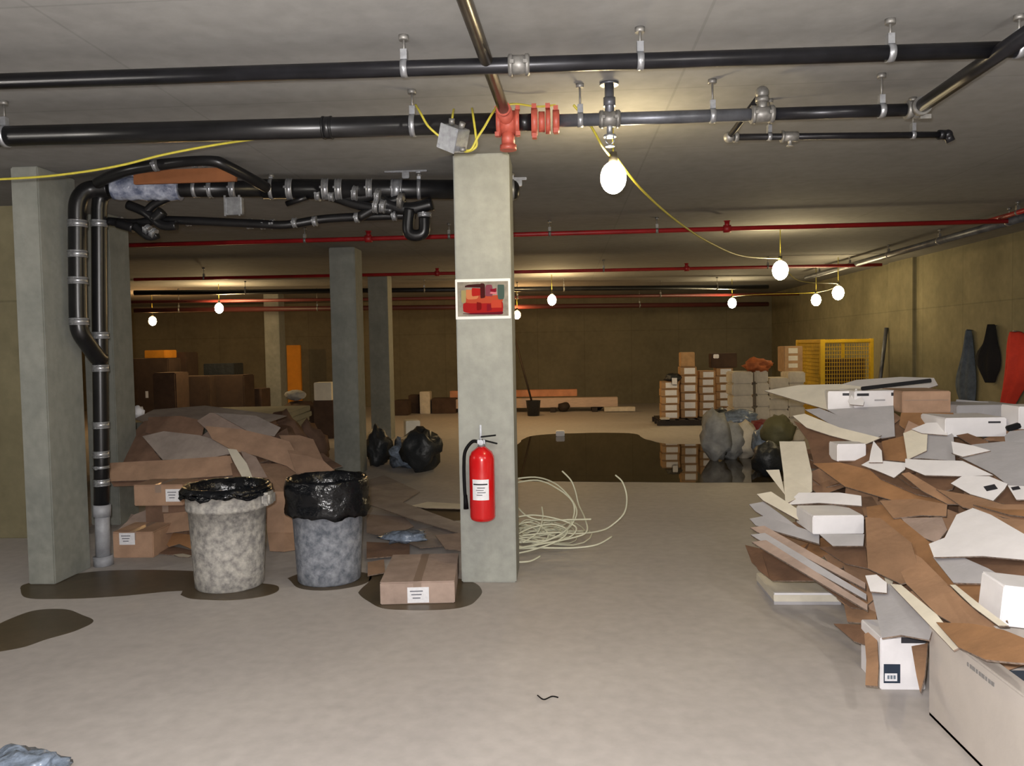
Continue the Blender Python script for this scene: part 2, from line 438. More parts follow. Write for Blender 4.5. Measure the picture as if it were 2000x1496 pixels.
for k, (dx, dz) in enumerate(((-.035, -.072), (.03, .066), (-.035, .066), (.068, -.05), (.068, .055))): mb.box(c3 + ax * dx + V((0, -.02, dz)), (0.022, 0.04, 0.022))
build('orange_reducer', mb, M_orange, t2)

a, b = onz(1085, 236, Z2), onz(1790, 214, Z2)
ax = (b - a).normalized()
t3 = thing('ceiling_pipe', a.lerp(b, .5), 'grey steel pipe running right from the orange fittings to the dark diagonal pipe', 'pipe')
q = on_line(a, b, 1510)
mb = MB(); mb.tube([a, q], 0.030, 20); build('pipe_run', mb, M_greysteel, t3, )
mb = MB(); mb.tube([q, b], 0.029, 20); o = build('pipe_run', mb, M_iron, t3); o['label'] = 'black end section'
for px in (1133, 1391, 1721): rod_hanger(t3, on_line(a, b, px), 0.030, ax)
c = on_line(a, b, 1191)
coupling(t3, c, ax, 0.030, 0.10, M_fitting, 'tee_fitting', 0.012)
mb = MB(); mb.tube([c, V((c.x, c.y, CEIL))], 0.022, 14); mb.tube([c + V((0, 0, 0.06)), c + V((0, 0, 0.10))], 0.029, 14); mb.tube([V((c.x, c.y, CEIL - .012)), V((c.x, c.y, CEIL))], 0.045, 16)
build('riser', mb, M_greysteel, t3)
mb = MB(); mb.tube([c, c + V((0, 0, -.075))], 0.014, 12); mb.tube([c + V((0, 0, -.075)), c + V((0, 0, -.085))], 0.03, 16)
for s in (-1, 1): mb.tube([c + V((s * .016, 0, -.08)), c + V((s * .02, 0, -.105)), c + V((0, 0, -.125))], 0.004, 6)
mb.tube([c + V((0, 0, -.125)), c + V((0, 0, -.13))], 0.022, 14)
build('sprinkler_head', mb, M_galv, t3)
c = on_line(a, b, 1488)
coupling(t3, c, ax, 0.030, 0.11, M_fitting, 'tee_fitting', 0.012)
e0 = c + V((0, 0, 0.05)); e1 = V((c.x, c.y, 2.72)); br = onz(1424, 268, 2.60)
br_up = br + V((0, 0, 0.0))
mb = MB(); mb.tube([c, e1 - V((0, 0, .02))], 0.024, 14); mb.sphere(e1, 0.032); mb.tube([e1 - V((0, 0, .045)), e1 - V((0, 0, .02))], 0.031, 14)
build('riser_elbow', mb, M_fitting, t3)
mb = MB(); mb.tube([e1, br + V((0, 0, .0))], 0.0155, 12); build('branch_drop', mb, M_iron, t3)
t4 = thing('ceiling_pipe', br, 'thin dark branch pipe hung lowest at the upper right, ending in an elbow', 'pipe')
b4 = onz(1846, 263, 2.60); ax4 = (b4 - br).normalized()
mb = MB(); mb.tube([br, b4], 0.0165, 14); build('pipe_run', mb, M_iron, t4)
mb = MB(); mb.sphere(br, 0.028); mb.ring(br + ax4 * .035, ax4, .018, .02, .009); build('elbow', mb, M_fitting, t4)
mb = MB(); mb.ring(b4 - ax4 * .02, ax4, .0165, .03, .008); mb.sphere(b4 + ax4 * .012, .026); mb.tube([b4 + ax4 * .012, b4 + ax4 * .03 + V((0, 0, -.035))], .022, 12); build('elbow', mb, M_iron, t4)
cc = on_line(br, b4, 1543)
mb = MB(); mb.tube([cc - ax4 * .04, cc + ax4 * .04], .025, 14); mb.ring(cc - ax4 * .04, ax4, .025, .012, .005); mb.tube([cc, cc - V((0, 0, .045))], .010, 10); mb.tube([cc - V((0, 0, .045)), cc - V((0, 0, .05))], .018, 10)
build('tee_fitting', mb, M_fitting, t4)
for px in (1502, 1783): rod_hanger(t4, on_line(br, b4, px), 0.0165, ax4, w=0.02)

# dark diagonal pipe at the upper right
e = b; far = onz(2100, 2, 2.655)
t5 = thing('ceiling_pipe', e, 'dark pipe slanting toward the viewer at the upper right corner', 'pipe')
d5 = (far - e).normalized()
mb = MB(); mb.tube([e + d5 * .03, far], 0.032, 20); build('pipe_run', mb, M_iron, t5)
mb = MB(); mb.sphere(e + ax * 0.01, 0.042); mb.ring(e - ax * .035, ax, .03, .03, .012); mb.ring(e + d5 * .05, d5, .03, .03, .012); mb.box(e + V((.03, -.02, -.04)), (.05, .02, .02))
build('elbow', mb, M_fitting, t5)
# brownish shiny pipe toward the viewer
e = c2 + V((-0.01, -0.10, 0.03)); far = onz(893, -40, 2.70)
t6 = thing('ceiling_pipe', e, 'shiny brownish pipe coming toward the viewer above the centre pillar', 'pipe')
mb = MB(); mb.tube([e, far, far + (far - e) * 0.6], 0.026, 18); build('pipe_run', mb, M_oldsteel, t6)
coupling(t6, e + (far - e).normalized() * .02, far - e, .026, .03, M_orange, 'collar', .008, False)

# ------------------------------------------------------------------ drain assembly at the left
t = thing('drain_pipework', flr(205, 1106), 'black drain pipes with silver bands, dropping beside the left pillar and running under the ceiling', 'pipework')
YA, YB_ = 5.50, 5.72
A_top, A_bot = at(151, 400, YA), at(153, 632, YA)
B_top, B_mid = at(193, 405, YB_), at(198, 1005, YB_)
B_base = flr(205, 1112)
rA = 0.058
rB = 0.052
joinB = at(196, 700, YB_)
mainL = at(205, 368, YA + .08); mainR = at(1004, 371, 5.93)
mb = MB()
# pipe A: from the long sweep at the top down, then the slanted offset into B
pa = [mainL, mainL.lerp(A_top, .5) + V((-.055, 0, .055)), A_top]
mb.tube(smooth_path([mainL + V((.02, 0, 0)), at(180, 369, YA + .05), at(162, 378, YA + .02), at(152, 398, YA), at(151, 430, YA)], 6) + [at(151, 500, YA), at(152, 600, YA), at(153, 632, YA)] +
        smooth_path([at(154, 640, YA), at(160, 655, YA + .02), at(175, 677, YA + .1), at(190, 697, YA + .18), joinB], 5)[1:], rA, 20)
build('vertical_stack', mb, M_abs, t)
mb = MB(); mb.tube(smooth_path([at(235, 372, YB_ + .02), at(212, 374, YB_), at(197, 385, YB_), at(193, 410, YB_)], 6) + [at(194, 600, YB_), at(198, 900, YB_), B_mid], rB, 20)
build('vertical_stack', mb, M_abs, t)
mb = MB(); mb.tube([at(199, 985, YB_), at(202, 1100, YB_ + 0.02)], rB * 0.98, 20); mb.tube([at(201, 1085, YB_ + .02), V((at(203, 1108, YB_ + .02).x, YB_ + .02, 0))], rB * 1.3, 20)
mb.tube([at(199, 985, YB_), at(199, 1008, YB_)], rB * 1.18, 20)
o = build('lower_section', mb, mat('grey_white_pipe', (150, 152, 158), .5, var=.2, scale=12), t); o['label'] = 'dusty grey-white lower pipe section'
down = V((0, 0, -1))
for px, py, Y, r in ((151, 437, YA, rA), (151, 496, YA, rA), (152, 548, YA, rA), (154, 628, YA, rA),
                     (193, 437, YB_, rB), (196, 655, YB_, rB), (196, 719, YB_, rB), (197, 830, YB_, rB), (197, 887, YB_, rB), (197, 912, YB_, rB), (198, 942, YB_, rB)):
    coupling(t, at(px, py, Y), down, r, .05 if py != 912 else .02, M_galv, 'band_coupling', .007)
ax = (mainR - mainL).normalized()
mb = MB(); mb.tube([mainL, on_line(mainL, mainR, 520)], 0.058, 20); mb.tube([on_line(mainL, mainR, 515), mainR], 0.070, 20)
mb.sphere(mainR, 0.068, (.6, 1, 1), 3)
build('main_run', mb, M_abs, t)
for px, w in ((412, .03), (455, .045), (567, .045), (637, .05), (662, .05), (722, .045), (775, .08)):
    r = .058 if px < 515 else .070
    coupling(t, on_line(mainL, mainR, px), ax, r, w, M_galv, 'band_coupling', .007)
for px in (380, 530, 818, 1008):
    r = .058 if px < 515 else .070
    rod_hanger(t, on_line(mainL, mainR, min(px, 1000)), r, ax)
# wrapped sleeve near the bend
wa, wb = on_line(mainL, mainR, 222), on_line(mainL, mainR, 352)
mb = MB(); n = 26; pts = [wa.lerp(wb, i / n) for i in range(n + 1)]
mb.tube(pts, [0.078 + 0.016 * abs(noise.noise(V((i * .8, 3, 1)))) for i in range(n + 1)], 22)
build('plastic_wrap', mb, M_wrap, t)
# bright flange bands at the bend, upper grey box bits
coupling(t, at(224, 352, 5.62), (0.3, 0, 1), .05, .10, M_fitting, 'bend_collar', .012)
for px, py in ((262, 345), (298, 350)): 
    mb = MB(); mb.box(at(px, py - 8, 5.62), (.07, .05, .09), bev=.006); build('strap_block', mb, M_wrap, t)
# upper arching branch behind
mb = MB(); mb.tube(smooth_path([at(190, 358, 5.45), at(215, 345, 5.35), at(255, 331, 5.25), at(310, 322, 5.2), at(370, 314, 5.15), at(415, 314, 5.15), at(445, 325, 5.2), at(492, 350, 5.35), at(520, 366, 5.5)], 6), 0.036, 16)
build('arched_branch', mb, M_abs, t)
for px, py in ((304, 322), (378, 315), (398, 314)): coupling(t, at(px, py, 5.17), (1, 0, .1), .036, .025, M_galv, 'band_coupling', .006)
# orange strip seen between the branch and the main
mb = MB(); mb.box((at(262, 343, 5.48) + at(462, 340, 5.48)) / 2, ((at(462, 340, 5.48) - at(262, 340, 5.48)).length, .03, .11), bev=.004)
for px in (300, 420): 
    p = at(px, 340, 5.48); mb.tube([p, V((p.x, p.y, CEIL))], .01, 8)
tag(build('orange_board', mb, M_orangestrip), 'orange-brown board fixed at the ceiling behind the black drain pipes', 'board')
# lower run
lo_pts = [at(212, 432, 5.75), at(262, 436, 5.75), at(330, 430, 5.75), at(500, 437, 5.78), at(560, 439, 5.8), at(640, 427, 5.85), at(770, 421, 5.88), at(812, 420, 5.9)]
mb = MB(); mb.tube(smooth_path(lo_pts, 4), .031, 16)
mb.tube([at(560, 398, 5.75), at(600, 385, 5.72)], .02, 12)
build('lower_run', mb, M_abs, t)
for px, py, r in ((368, 432, .03), (488, 437, .031), (513, 438, .031), (533, 438, .031), (576, 435, .031), (615, 432, .031), (697, 425, .032), (770, 421, .032), (236, 434, .032)):
    coupling(t, at(px, py, 5.8), (1, 0, .05), r, .03 if px != 488 else .045, M_galv, 'band_coupling', .006)
# fittings cluster below the bend: two wyes with short stubs
mb = MB()
for pts, r in (([(250, 400), (285, 415), (318, 440), (345, 440)], .034), ([(262, 440), (290, 462), (308, 458)], .03), ([(285, 415), (300, 400), (330, 385)], .030), ([(300, 430), (318, 412)], .04), ([(230, 436), (262, 445)], .036)):
    mb.tube(smooth_path([at(x, y, 5.7) for x, y in pts], 5), r, 14)
build('wye_cluster', mb, M_abs, t)
for px, py in ((300, 455), (288, 448)): coupling(t, at(px, py, 5.68), (1, 0, -.7), .03, .03, M_galv, 'band_coupling', .006)
# slanted branch joining lower run to main, right part, and the trap
mb = MB()
for pts, r in (([(560, 372), (640, 382), (700, 400), (770, 412)], .036), ([(640, 372), (690, 385), (740, 378)], .045), ([(700, 425), (745, 400), (790, 385)], .034), ([(725, 372), (760, 400), (800, 408), (845, 398)], .045)):
    mb.tube(smooth_path([at(x, y, 5.8) for x, y in pts], 5), r, 14)
build('slanted_branch', mb, M_abs, t)
for px, py, r in ((622, 380, .037), (648, 383, .03), (694, 377, .045), (738, 382, .04), (735, 402, .045), (748, 403, .04), (783, 392, .05)): coupling(t, at(px, py, 5.74), (1, 0, -.2), r, .035, M_galv if r < .05 else M_fitting, 'band_coupling', .008)
mb = MB(); mb.tube(smooth_path([at(800, 408, 5.78), at(797, 440, 5.78), at(800, 456, 5.78), at(815, 460, 5.78), at(828, 452, 5.78), at(829, 425, 5.78)], 6), .042, 16)
build('trap', mb, M_abs, t)
coupling(t, at(829, 420, 5.78), down, .044, .03, M_galv, 'band_coupling', .007)
mb = MB(); mb.box(at(457, 403, 5.55), (.125, .05, .12), bev=.006)
for s in (-.05, .05): mb.box(at(457, 403, 5.55) + V((s, -.03, 0)), (.012, .012, .14))
o = build('bracket_box', mb, M_galv, t)
mb = MB(); p = at(455, 370, 5.56); mb.tube([at(457, 390, 5.55), V((p.x, 5.55, CEIL))], .006, 8); build('threaded_rod', mb, M_fitting, o)
# beam clamps / strut pieces at the ceiling behind
def strut(px, py, Y, L, label):
    p = at(px, py, Y); mb = MB(); mb.box((p.x, p.y, p.z), (L, .041, .022), bev=.003)
    for s in (-.35, .35): mb.tube([V((p.x + s * L, p.y, p.z)), V((p.x + s * L, p.y, CEIL))], .007, 8)
    mb.box((p.x, p.y - .01, p.z - .03), (.05, .03, .05), bev=.004)
    return tag(build('ceiling_bracket', mb, M_galv), label, 'bracket')
strut(793, 334, 5.75, .30, 'galvanised bracket on the ceiling above the drain pipe, left of centre pillar')
strut(1013, 350, 6.1, .12, 'short galvanised bracket on the ceiling just right of the centre pillar')

# ------------------------------------------------------------------ red and dark pipes further back
def back_pipe(pa_, pb_, z, r, mt, label, heads=(), hangs=(), ext=0.0):
    a, b = onz(*pa_, z), onz(*pb_, z)
    ax = (b - a).normalized(); a2 = a - ax * ext
    t = thing('sprinkler_pipe' if mt is M_redpipe else 'ceiling_pipe', a.lerp(b, .5), label, 'pipe')
    mb = MB(); mb.tube([a2, b], r, 14); build('pipe_run', mb, mt, t)
    for px in heads:
        p = on_line(a, b, px); mb = MB(); mb.ring(p, ax, r, .07, .014); mb.tube([p, p + V((0, 0, .07))], .024, 10); mb.tube([p + V((0, 0, .07)), p + V((0, 0, .078))], .034, 12)
        build('upright_sprinkler', mb, mt, t)
    for px in hangs: rod_hanger(t, on_line(a, b, px), r, ax, M_fitting)
    return t
back_pipe((150, 482), (1990, 431), 2.66, .023, M_redpipe, 'nearest red sprinkler pipe crossing the full width behind the pillars', (718, 1422), (595, 875, 1075, 1284))
back_pipe((262, 546), (1722, 517), 2.64, .024, M_redpipe, 'second red sprinkler pipe crossing further back', (855, 1340), (400, 1180, 1500))
back_pipe((262, 572), (1500, 560), 2.60, .045, M_iron, 'thick black pipe crossing behind the second red sprinkler pipe', (), (480, 700, 830, 1100, 1400))
back_pipe((262, 606), (1500, 594), 2.38, .05, mat('dark_red_pipe', (70, 28, 26), .5), 'dark maroon pipe crossing just in front of the back wall', (), (350, 620, 900, 1250))
back_pipe((560, 586), (1560, 574), 2.50, .03, mat('dull_red_pipe', (96, 34, 30), .5), 'farthest thin dull red pipe, above the maroon one', (), (1010, 1290), 5)
# pipes along the right wall
def wall_pipe(xa, ya, xb, yb, X, r, mt, label, n=5):
    a, b = onx(xa, ya, X), onx(xb, yb, X); b.z = a.z
    t = thing('wall_pipe', a.lerp(b, .5), label, 'pipe')
    mb = MB(); mb.tube([a, b], r, 14); build('pipe_run', mb, mt, t)
    for i in range(n): rod_hanger(t, a.lerp(b, (i + .5) / n), r, (b - a), M_fitting)
wall_pipe(2060, 408, 1575, 553, onz(2060, 408, 2.66).x, .040, M_greysteel, 'grey steel pipe running back along the top of the right wall')
wall_pipe(2060, 394, 1925, 436, onz(2060, 394, 2.69).x, .022, M_redpipe, 'short red pipe high at the right wall beside the grey one', 1)

# ------------------------------------------------------------------ lamps on cords
LAMP_N = [0]
def lamp(x, y, Y, label, warm=0, r=.045, k=1.0):
    p = at(x, y, Y); LAMP_N[0] += 1
    col_ = ((1.0, 0.80, 0.46, 1), (1.0, 0.56, 0.22, 1), (1.0, 0.72, 0.36, 1))[warm]
    mt = mat('lit_lamp_%s' % 'abcdefghijklm'[LAMP_N[0]], (255, 240, 210), 0.5, emit=col_, strength=BULB_FLUX * k / (r * r))
    t = thing('hanging_lamp', p, label, 'lamp', None)
    mb = MB(); mb.sphere(p, r, (1, 1, 1.25), 3); build('lit_bulb', mb, mt, t)
    mb = MB(); mb.tube([p + V((0, 0, r * 1.1)), p + V((0, 0, r * 1.1 + .06))], [.026, .02], 14); build('socket', mb, M_socket, t)
    mb = MB(); mb.tube([p + V((0, 0, r * 1.1 + .05)), V((p.x, p.y, CEIL - .001))], .005, 6); build('cord', mb, M_yellow_c, t)
    return p
B1 = lamp(1198, 347, 4.5, 'nearest and largest lit lamp, right of the centre pillar', r=.07, k=.5)
B2 = lamp(1524, 528, 9.2, 'lit lamp second from the viewer at the end of the yellow cable, right side', r=.085, k=.62)
B3 = lamp(1637, 572, 12.6, 'right lamp of the close pair before the right wall', r=.085, k=.5)
B4 = lamp(1594, 586, 14.2, 'smaller left lamp of the close pair before the right wall', r=.08, k=.4)
B5 = lamp(1430, 592, 16.4, 'far lit lamp hanging above the stacked tan cartons', r=.08, k=.7)
B6 = lamp(1078, 586, 14.4, 'far lit lamp just right of the centre pillar', 2, r=.075, k=1.4)
B7 = lamp(1010, 615, 17.0, 'far lit lamp half hidden by the right edge of the centre pillar', 1, r=.07, k=1.2)
B8 = lamp(428, 602, 14.8, 'far lit lamp with cool glow, right of the leftmost one', 2, r=.075, k=1.4)
B9 = lamp(298, 627, 16.6, 'leftmost far lamp glowing orange over the dark crates', 1, r=.075, k=1.3)
# added unseen fill lamps around the camera, to brighten the foreground
for i, (x, y, z) in enumerate(((-1.1, 1.5, 2.46), (2.0, 1.7, 2.46), (-5.6, 3.4, 2.42), (0.5, -2.6, 2.45))):
    p = V((x, y, z)); t = thing('hanging_lamp', p, 'added fill lamp on the near side, outside the view', 'lamp', 'added fill lamps on the near side')
    mb = MB(); mb.sphere(p, .05, (1, 1, 1.25), 3); build('lit_bulb', mb, mat('near_fill_lamp', (255, 240, 220), .5, emit=(1, .94, .86, 1), strength=BULB_FLUX * 1.0 / .0025), t)
    mb = MB(); mb.tube([p + V((0, 0, .05)), p + V((0, 0, .11))], .024, 12); build('socket', mb, M_socket, t)
    mb = MB(); mb.tube([p + V((0, 0, .10)), V((p.x, p.y, CEIL))], .005, 6); build('cord', mb, M_yellow_c, t)

def cable(pts, r, label, mt=M_yellow_c, name='power_cable', n=8):
    mb = MB(); mb.tube(smooth_path(pts, n), r, 8); return tag(build(name, mb, mt), label, 'cable')
cable([at(-40, 352, 4.0), at(70, 346, 4.0), at(160, 336, 4.0), at(240, 322, 4.0), at(320, 302, 4.0), at(420, 283, 4.0), at(530, 266, 3.98), onz(600, 250, 2.70)], .006, 'long yellow cable sagging across the upper left in front of the black pipes')
cable([onz(1120, 205, 2.70), at(1152, 243, 4.05), at(1176, 285, 4.2), B1 + V((-.02, 0, .12))], .006, 'short yellow cable running down from the grey pipe to the nearest lamp')
cable([B1 + V((.02, 0, .10)), at(1255, 372, 4.9), at(1320, 430, 5.8), at(1385, 473, 6.9), at(1450, 500, 8.1), B2 + V((0, 0, .13))], .007, 'yellow cable from the nearest lamp back to the second lamp')
cable([B2 + V((0, 0, .13)), at(1560, 548, 10.5), B3 + V((0, 0, .13)), B4 + V((0, 0, .13)), at(1480, 575, 15.4), B5 + V((0, 0, .13))], .006, 'yellow cable linking the far lamps near the right wall')
cable([onz(985, 205, 2.72), onz(1010, 203, 2.74), onz(1050, 208, 2.74), onz(1085, 205, 2.74)], .005, 'short yellow cable lying over the orange fittings')

# junction box hung from the pipe
p = at(887, 270, 3.80)
t = thing('junction_box', p, 'tilted galvanised junction box hanging below the thick black pipe above the centre pillar', 'junction box')
R = Ry(.5) @ Rz(-.5) @ Rx(.45)
mb = MB(); mb.box(p, (.105, .085, .105), R, .004); build('box_body', mb, M_galv, t)
mb = MB(); mb.box(p + R @ V((0, -.045, 0)), (.112, .006, .112), R, .002)
for dx, dz in ((-.045, -.045), (.045, .045)): mb.box(p + R @ V((dx, -.050, dz)), (.012, .005, .012), R)
build('cover_plate', mb, M_galv, t)
for k, (dx, dz) in enumerate(((-.03, .06), (.03, .06), (.06, -.03))):
    mb = MB(); mb.tube([p + R @ V((dx, 0, dz * .9)), p + R @ V((dx * 1.15, 0, dz * 1.35))], .014, 10); build('cable_clamp', mb, M_fitting, t)
for pts, lb in (([at(812, 205, 3.92), at(822, 222, 3.83), at(836, 246, 3.80), at(858, 266, 3.80)], 'left yellow cable curving into the junction box'),
                ([at(886, 214, 3.92), at(884, 226, 3.83), at(882, 246, 3.80)], 'short straight yellow cable above the junction box'),
                ([at(922, 212, 3.92), at(924, 226, 3.83), at(929, 262, 3.80), at(930, 286, 3.80), at(912, 296, 3.80), at(898, 290, 3.80)], 'yellow cable looping under the junction box'),
                ([at(972, 206, 3.92), at(960, 224, 3.83), at(946, 248, 3.80), at(932, 270, 3.79), at(920, 292, 3.79), at(904, 294, 3.80)], 'right yellow cable slanting down to the junction box')):
    cable(pts, .0055, lb)
# ------------------------------------------------------------------ centre pillar: extinguisher and sign
ex = at(945, 950, PY); r = .082
cx, cy = ex.x, PY - r - .02
zb, zt = at(945, 1010, PY).z, at(945, 868, PY).z
t = thing('fire_extinguisher', (cx, cy, zb), 'red fire extinguisher hanging on the centre pillar', 'fire extinguisher')
H = zt - zb
mb = MB(); mb.lathe((cx, cy, zb), [(0, .0), (r * .7, .0), (r * .93, .012), (r, .03), (r, H * .82), (r * .96, H * .87), (r * .8, H * .93), (r * .5, H * .97), (r * .3, H), (0, H)], 40); build('cylinder', mb, M_extred, t)
mb = MB(); mb.tube([(cx, cy, zt - .01), (cx, cy, zt + .045)], [.026, .02], 14); mb.box((cx, cy, zt + .03), (.05, .035, .03), bev=.004); build('valve', mb, M_galv, t)
mb = MB(); mb.box((cx + .045, cy, zt + .066), (.10, .022, .009), Ry(-.1), .003); mb.box((cx + .05, cy, zt + .03), (.11, .022, .009), Ry(.25), .003); build('handle', mb, M_blackrub, t)
mb = MB(); mb.tube([(cx, cy - .02, zt + .03), (cx, cy - .045, zt + .03)], .018, 14); build('gauge', mb, M_galv, t)
mb = MB(); hz = at(910, 970, PY).z; hx = at(911, 960, PY).x
mb.tube(smooth_path([(cx - .02, cy, zt + .03), (cx - .06, cy, zt + .03), (hx + .01, cy, zt - .03), (hx, cy, zt - .12), (hx, cy, zt - .25), (hx + .005, cy, hz)], 8), .011, 10)
mb.tube([(hx + .005, cy, hz + .03), (hx + .008, cy, hz - .06)], [.012, .017], 12); build('hose', mb, M_blackrub, t)
def curved_patch(c, r, z0, z1, a0, a1, n=12):
    mb = MB()
    for i in range(n):
        x0, x1 = a0 + (a1 - a0) * i / n, a0 + (a1 - a0) * (i + 1) / n
        P = lambda a_, z: V((c[0] + r * math.sin(a_), c[1] - r * math.cos(a_), z))
        f = mb.face([P(x0, z0), P(x1, z0), P(x1, z1), P(x0, z1)]); f.smooth = True
    return mb
za, zc = at(945, 967, PY).z, at(945, 928, PY).z
lab = build('label', curved_patch((cx, cy), r + .0015, za, zc, -.72, .62), M_paper, t)
for z0, z1, a0, a1 in ((zc - .035, zc - .026, -.62, .5), (zc - .055, zc - .050, -.3, .3), (zc - .070, zc - .066, -.4, .2), (zc - .085, zc - .081, -.3, .35), (zc - .10, zc - .096, -.35, .1)):
    build('print_line', curved_patch((cx, cy), r + .0025, z0, z1, a0, a1), M_print, lab)
mb = MB(); mb.box((cx, PY - .01, (zb + zt) / 2 + .05), (.05, .02, .30), bev=.003)
mb.box((cx, PY - .02, zt + .01), (.04, .05, .015)); build('wall_bracket', mb, M_galv, t)
p = at(936, 840, PY)
mb = MB(); mb.box((p.x + .01, PY - .004, p.z - .02), (.012, .008, .11)); tag(build('nail_strip', mb, M_galv), 'thin pale strip on the pillar just above the extinguisher', 'strip')

s0, s1 = at(889, 546, PY), at(998, 622, PY)
sc_, sw, sh = (s0 + s1) / 2, s1.x - s0.x, s0.z - s1.z
t = thing('safety_sign', (sc_.x, PY, s1.z), 'white-bordered sign with a red and orange picture on the centre pillar', 'sign')
mb = MB(); mb.box((sc_.x, PY - .004, sc_.z), (sw, .008, sh), bev=.002); build('sign_plate', mb, M_signw, t)
mb = MB(); mb.box((sc_.x, PY - .0095, sc_.z), (sw * .92, .003, sh * .86))
pic = build('picture', mb, mat('picture_ground', (120, 112, 96), .5, var=.3, scale=18), t)
cols = [((150, 26, 26), .0, -.26, .84, .38), ((168, 70, 46), .0, .0, .84, .24), ((186, 116, 78), -.22, .16, .26, .30), ((160, 30, 26), -.12, .22, .22, .24),
        ((64, 18, 18), .0, .24, .10, .46), ((120, 60, 74), .13, .24, .15, .36), ((196, 110, 120), .22, .18, .14, .08), ((120, 16, 36), .22, .27, .13, .10), ((66, 84, 78), .38, .22, .14, .46),
        ((112, 10, 12), -.08, -.22, .10, .24), ((120, 16, 30), .13, -.28, .10, .2), ((178, 66, 46), .28, -.18, .22, .24), ((56, 22, 22), -.16, .40, .42, .10), ((90, 18, 32), .0, -.45, .84, .06), ((150, 140, 96), -.40, .1, .10, .4)]
for i, (c_, dx, dz, w_, h_) in enumerate(cols):
    mb = MB(); w2, h2 = w_ * sw * .87 / 2, h_ * sh * .8 / 2; ox, oz = sc_.x + dx * sw * .87, sc_.z + dz * sh * .8
    y_ = PY - .0115 - i * .0003
    sgn = lambda v, p: math.copysign(abs(v) ** p, v)
    mb.face([V((ox + w2 * sgn(math.cos(a_), .35), y_, oz + h2 * sgn(math.sin(a_), .35) + .004 * math.sin(a_ * 2 + i))) for a_ in [k * math.pi / 12 for k in range(24)]])
    build('colour_shape', mb, mat('picture_colour_%s' % 'abcdefghijklmnop'[i], c_, .7, spec=.1), pic)

# ------------------------------------------------------------------ the two bins
def bin_(px, pyb, Yc, R0, H, mt, label, over, seed):
    c = at(px, 1100, Yc); c = V((c.x, Yc, 0))
    t = thing('rubbish_bin', c, label, 'bin')
    mb = MB(); prof = [(0, .0), (R0 * .80, .0), (R0 * .84, .012), (R0 * .86, .10), (R0 * .90, H * .45), (R0 * .95, H * .80), (R0 * 1.0, H * .80), (R0 * 1.01, H * .83), (R0 * 1.0, H * .84), (R0 * 1.01, H * .955), (R0 * 1.05, H * .955), (R0 * 1.06, H * .975), (R0 * 1.04, H), (R0 * .99, H), (R0 * .97, H * .96), (R0 * .84, .03), (0, .03)]
    mb.lathe(c, prof, 48)
    build('bin_body', mb, mt, t)
    for s in (-1, 1):
        if s < 0 or over > .15: continue
        mb = MB(); hx_ = c.x + s * R0 * 1.04
        mb.box((hx_ + s * .02, c.y - .03, H * .90), (.055, .13, .085), bev=.014); build('side_handle', mb, mt, t)
    # liner: inside, over the rim, hanging outside with ragged hem
    mb = MB()
    def jit(i, a, rr, zz):
        n1 = noise.noise(V((math.cos(a) * 3.2, math.sin(a) * 3.2, i * .6 + seed)))
        n2 = noise.noise(V((math.cos(a) * 7, math.sin(a) * 7, i * .9 + seed * 2)))
        if i <= 6: return rr * (1 + (.04 if i < 3 else .012) * n1), zz + (.02 if i < 3 else .006) * n2
        k = min(1, max(0, i - 6) / 5)
        return rr * (1 + .012 + .045 * abs(n1) * (.4 + k) + .03 * n2 * k), zz + (.035 * n1 + .008 * n2) * k + (.008 * n2)
    prof = [(.02, H * .5), (R0 * .7, H * .55), (R0 * .9, H * .75), (R0 * .93, H * .93), (R0 * .97, H + .022), (R0 * 1.05, H + .026), (R0 * 1.09, H + .008)]
    for k in range(1, 9): prof.append((R0 * (1.09 + .012 * math.sin(k * 1.2)), H - over * k / 8))
    mb.lathe(c, prof, 72, jit)
    o = build('liner_bag', mb, M_liner, t)
    md = o.modifiers.new('thick', 'SOLIDIFY'); md.thickness = .002
    return t
for bx_, yb_, rimy, half, m1, lb1, over_px, sd in ((448, 1162, 952, 80, M_binw, 'pale splattered bin with a narrow black liner rim, left of the pair', 972, 2),
                                            (643, 1149, 938, 76, M_binb, 'scuffed blue-grey bin with a black liner hanging far down, right of the pair', 1012, 5)):
    Yf = flr(bx_, yb_).y; hw = at(bx_ + half, 1000, Yf + .21).x - at(bx_, 1000, Yf + .21).x; R0_ = hw / 1.06
    Yc_ = Yf + R0_ * .86; H_ = at(bx_, rimy, Yc_).z
    bin_(bx_, yb_, Yc_, R0_, H_, m1, lb1, H_ - at(bx_, over_px, Yc_ - R0_).z + .01, sd)


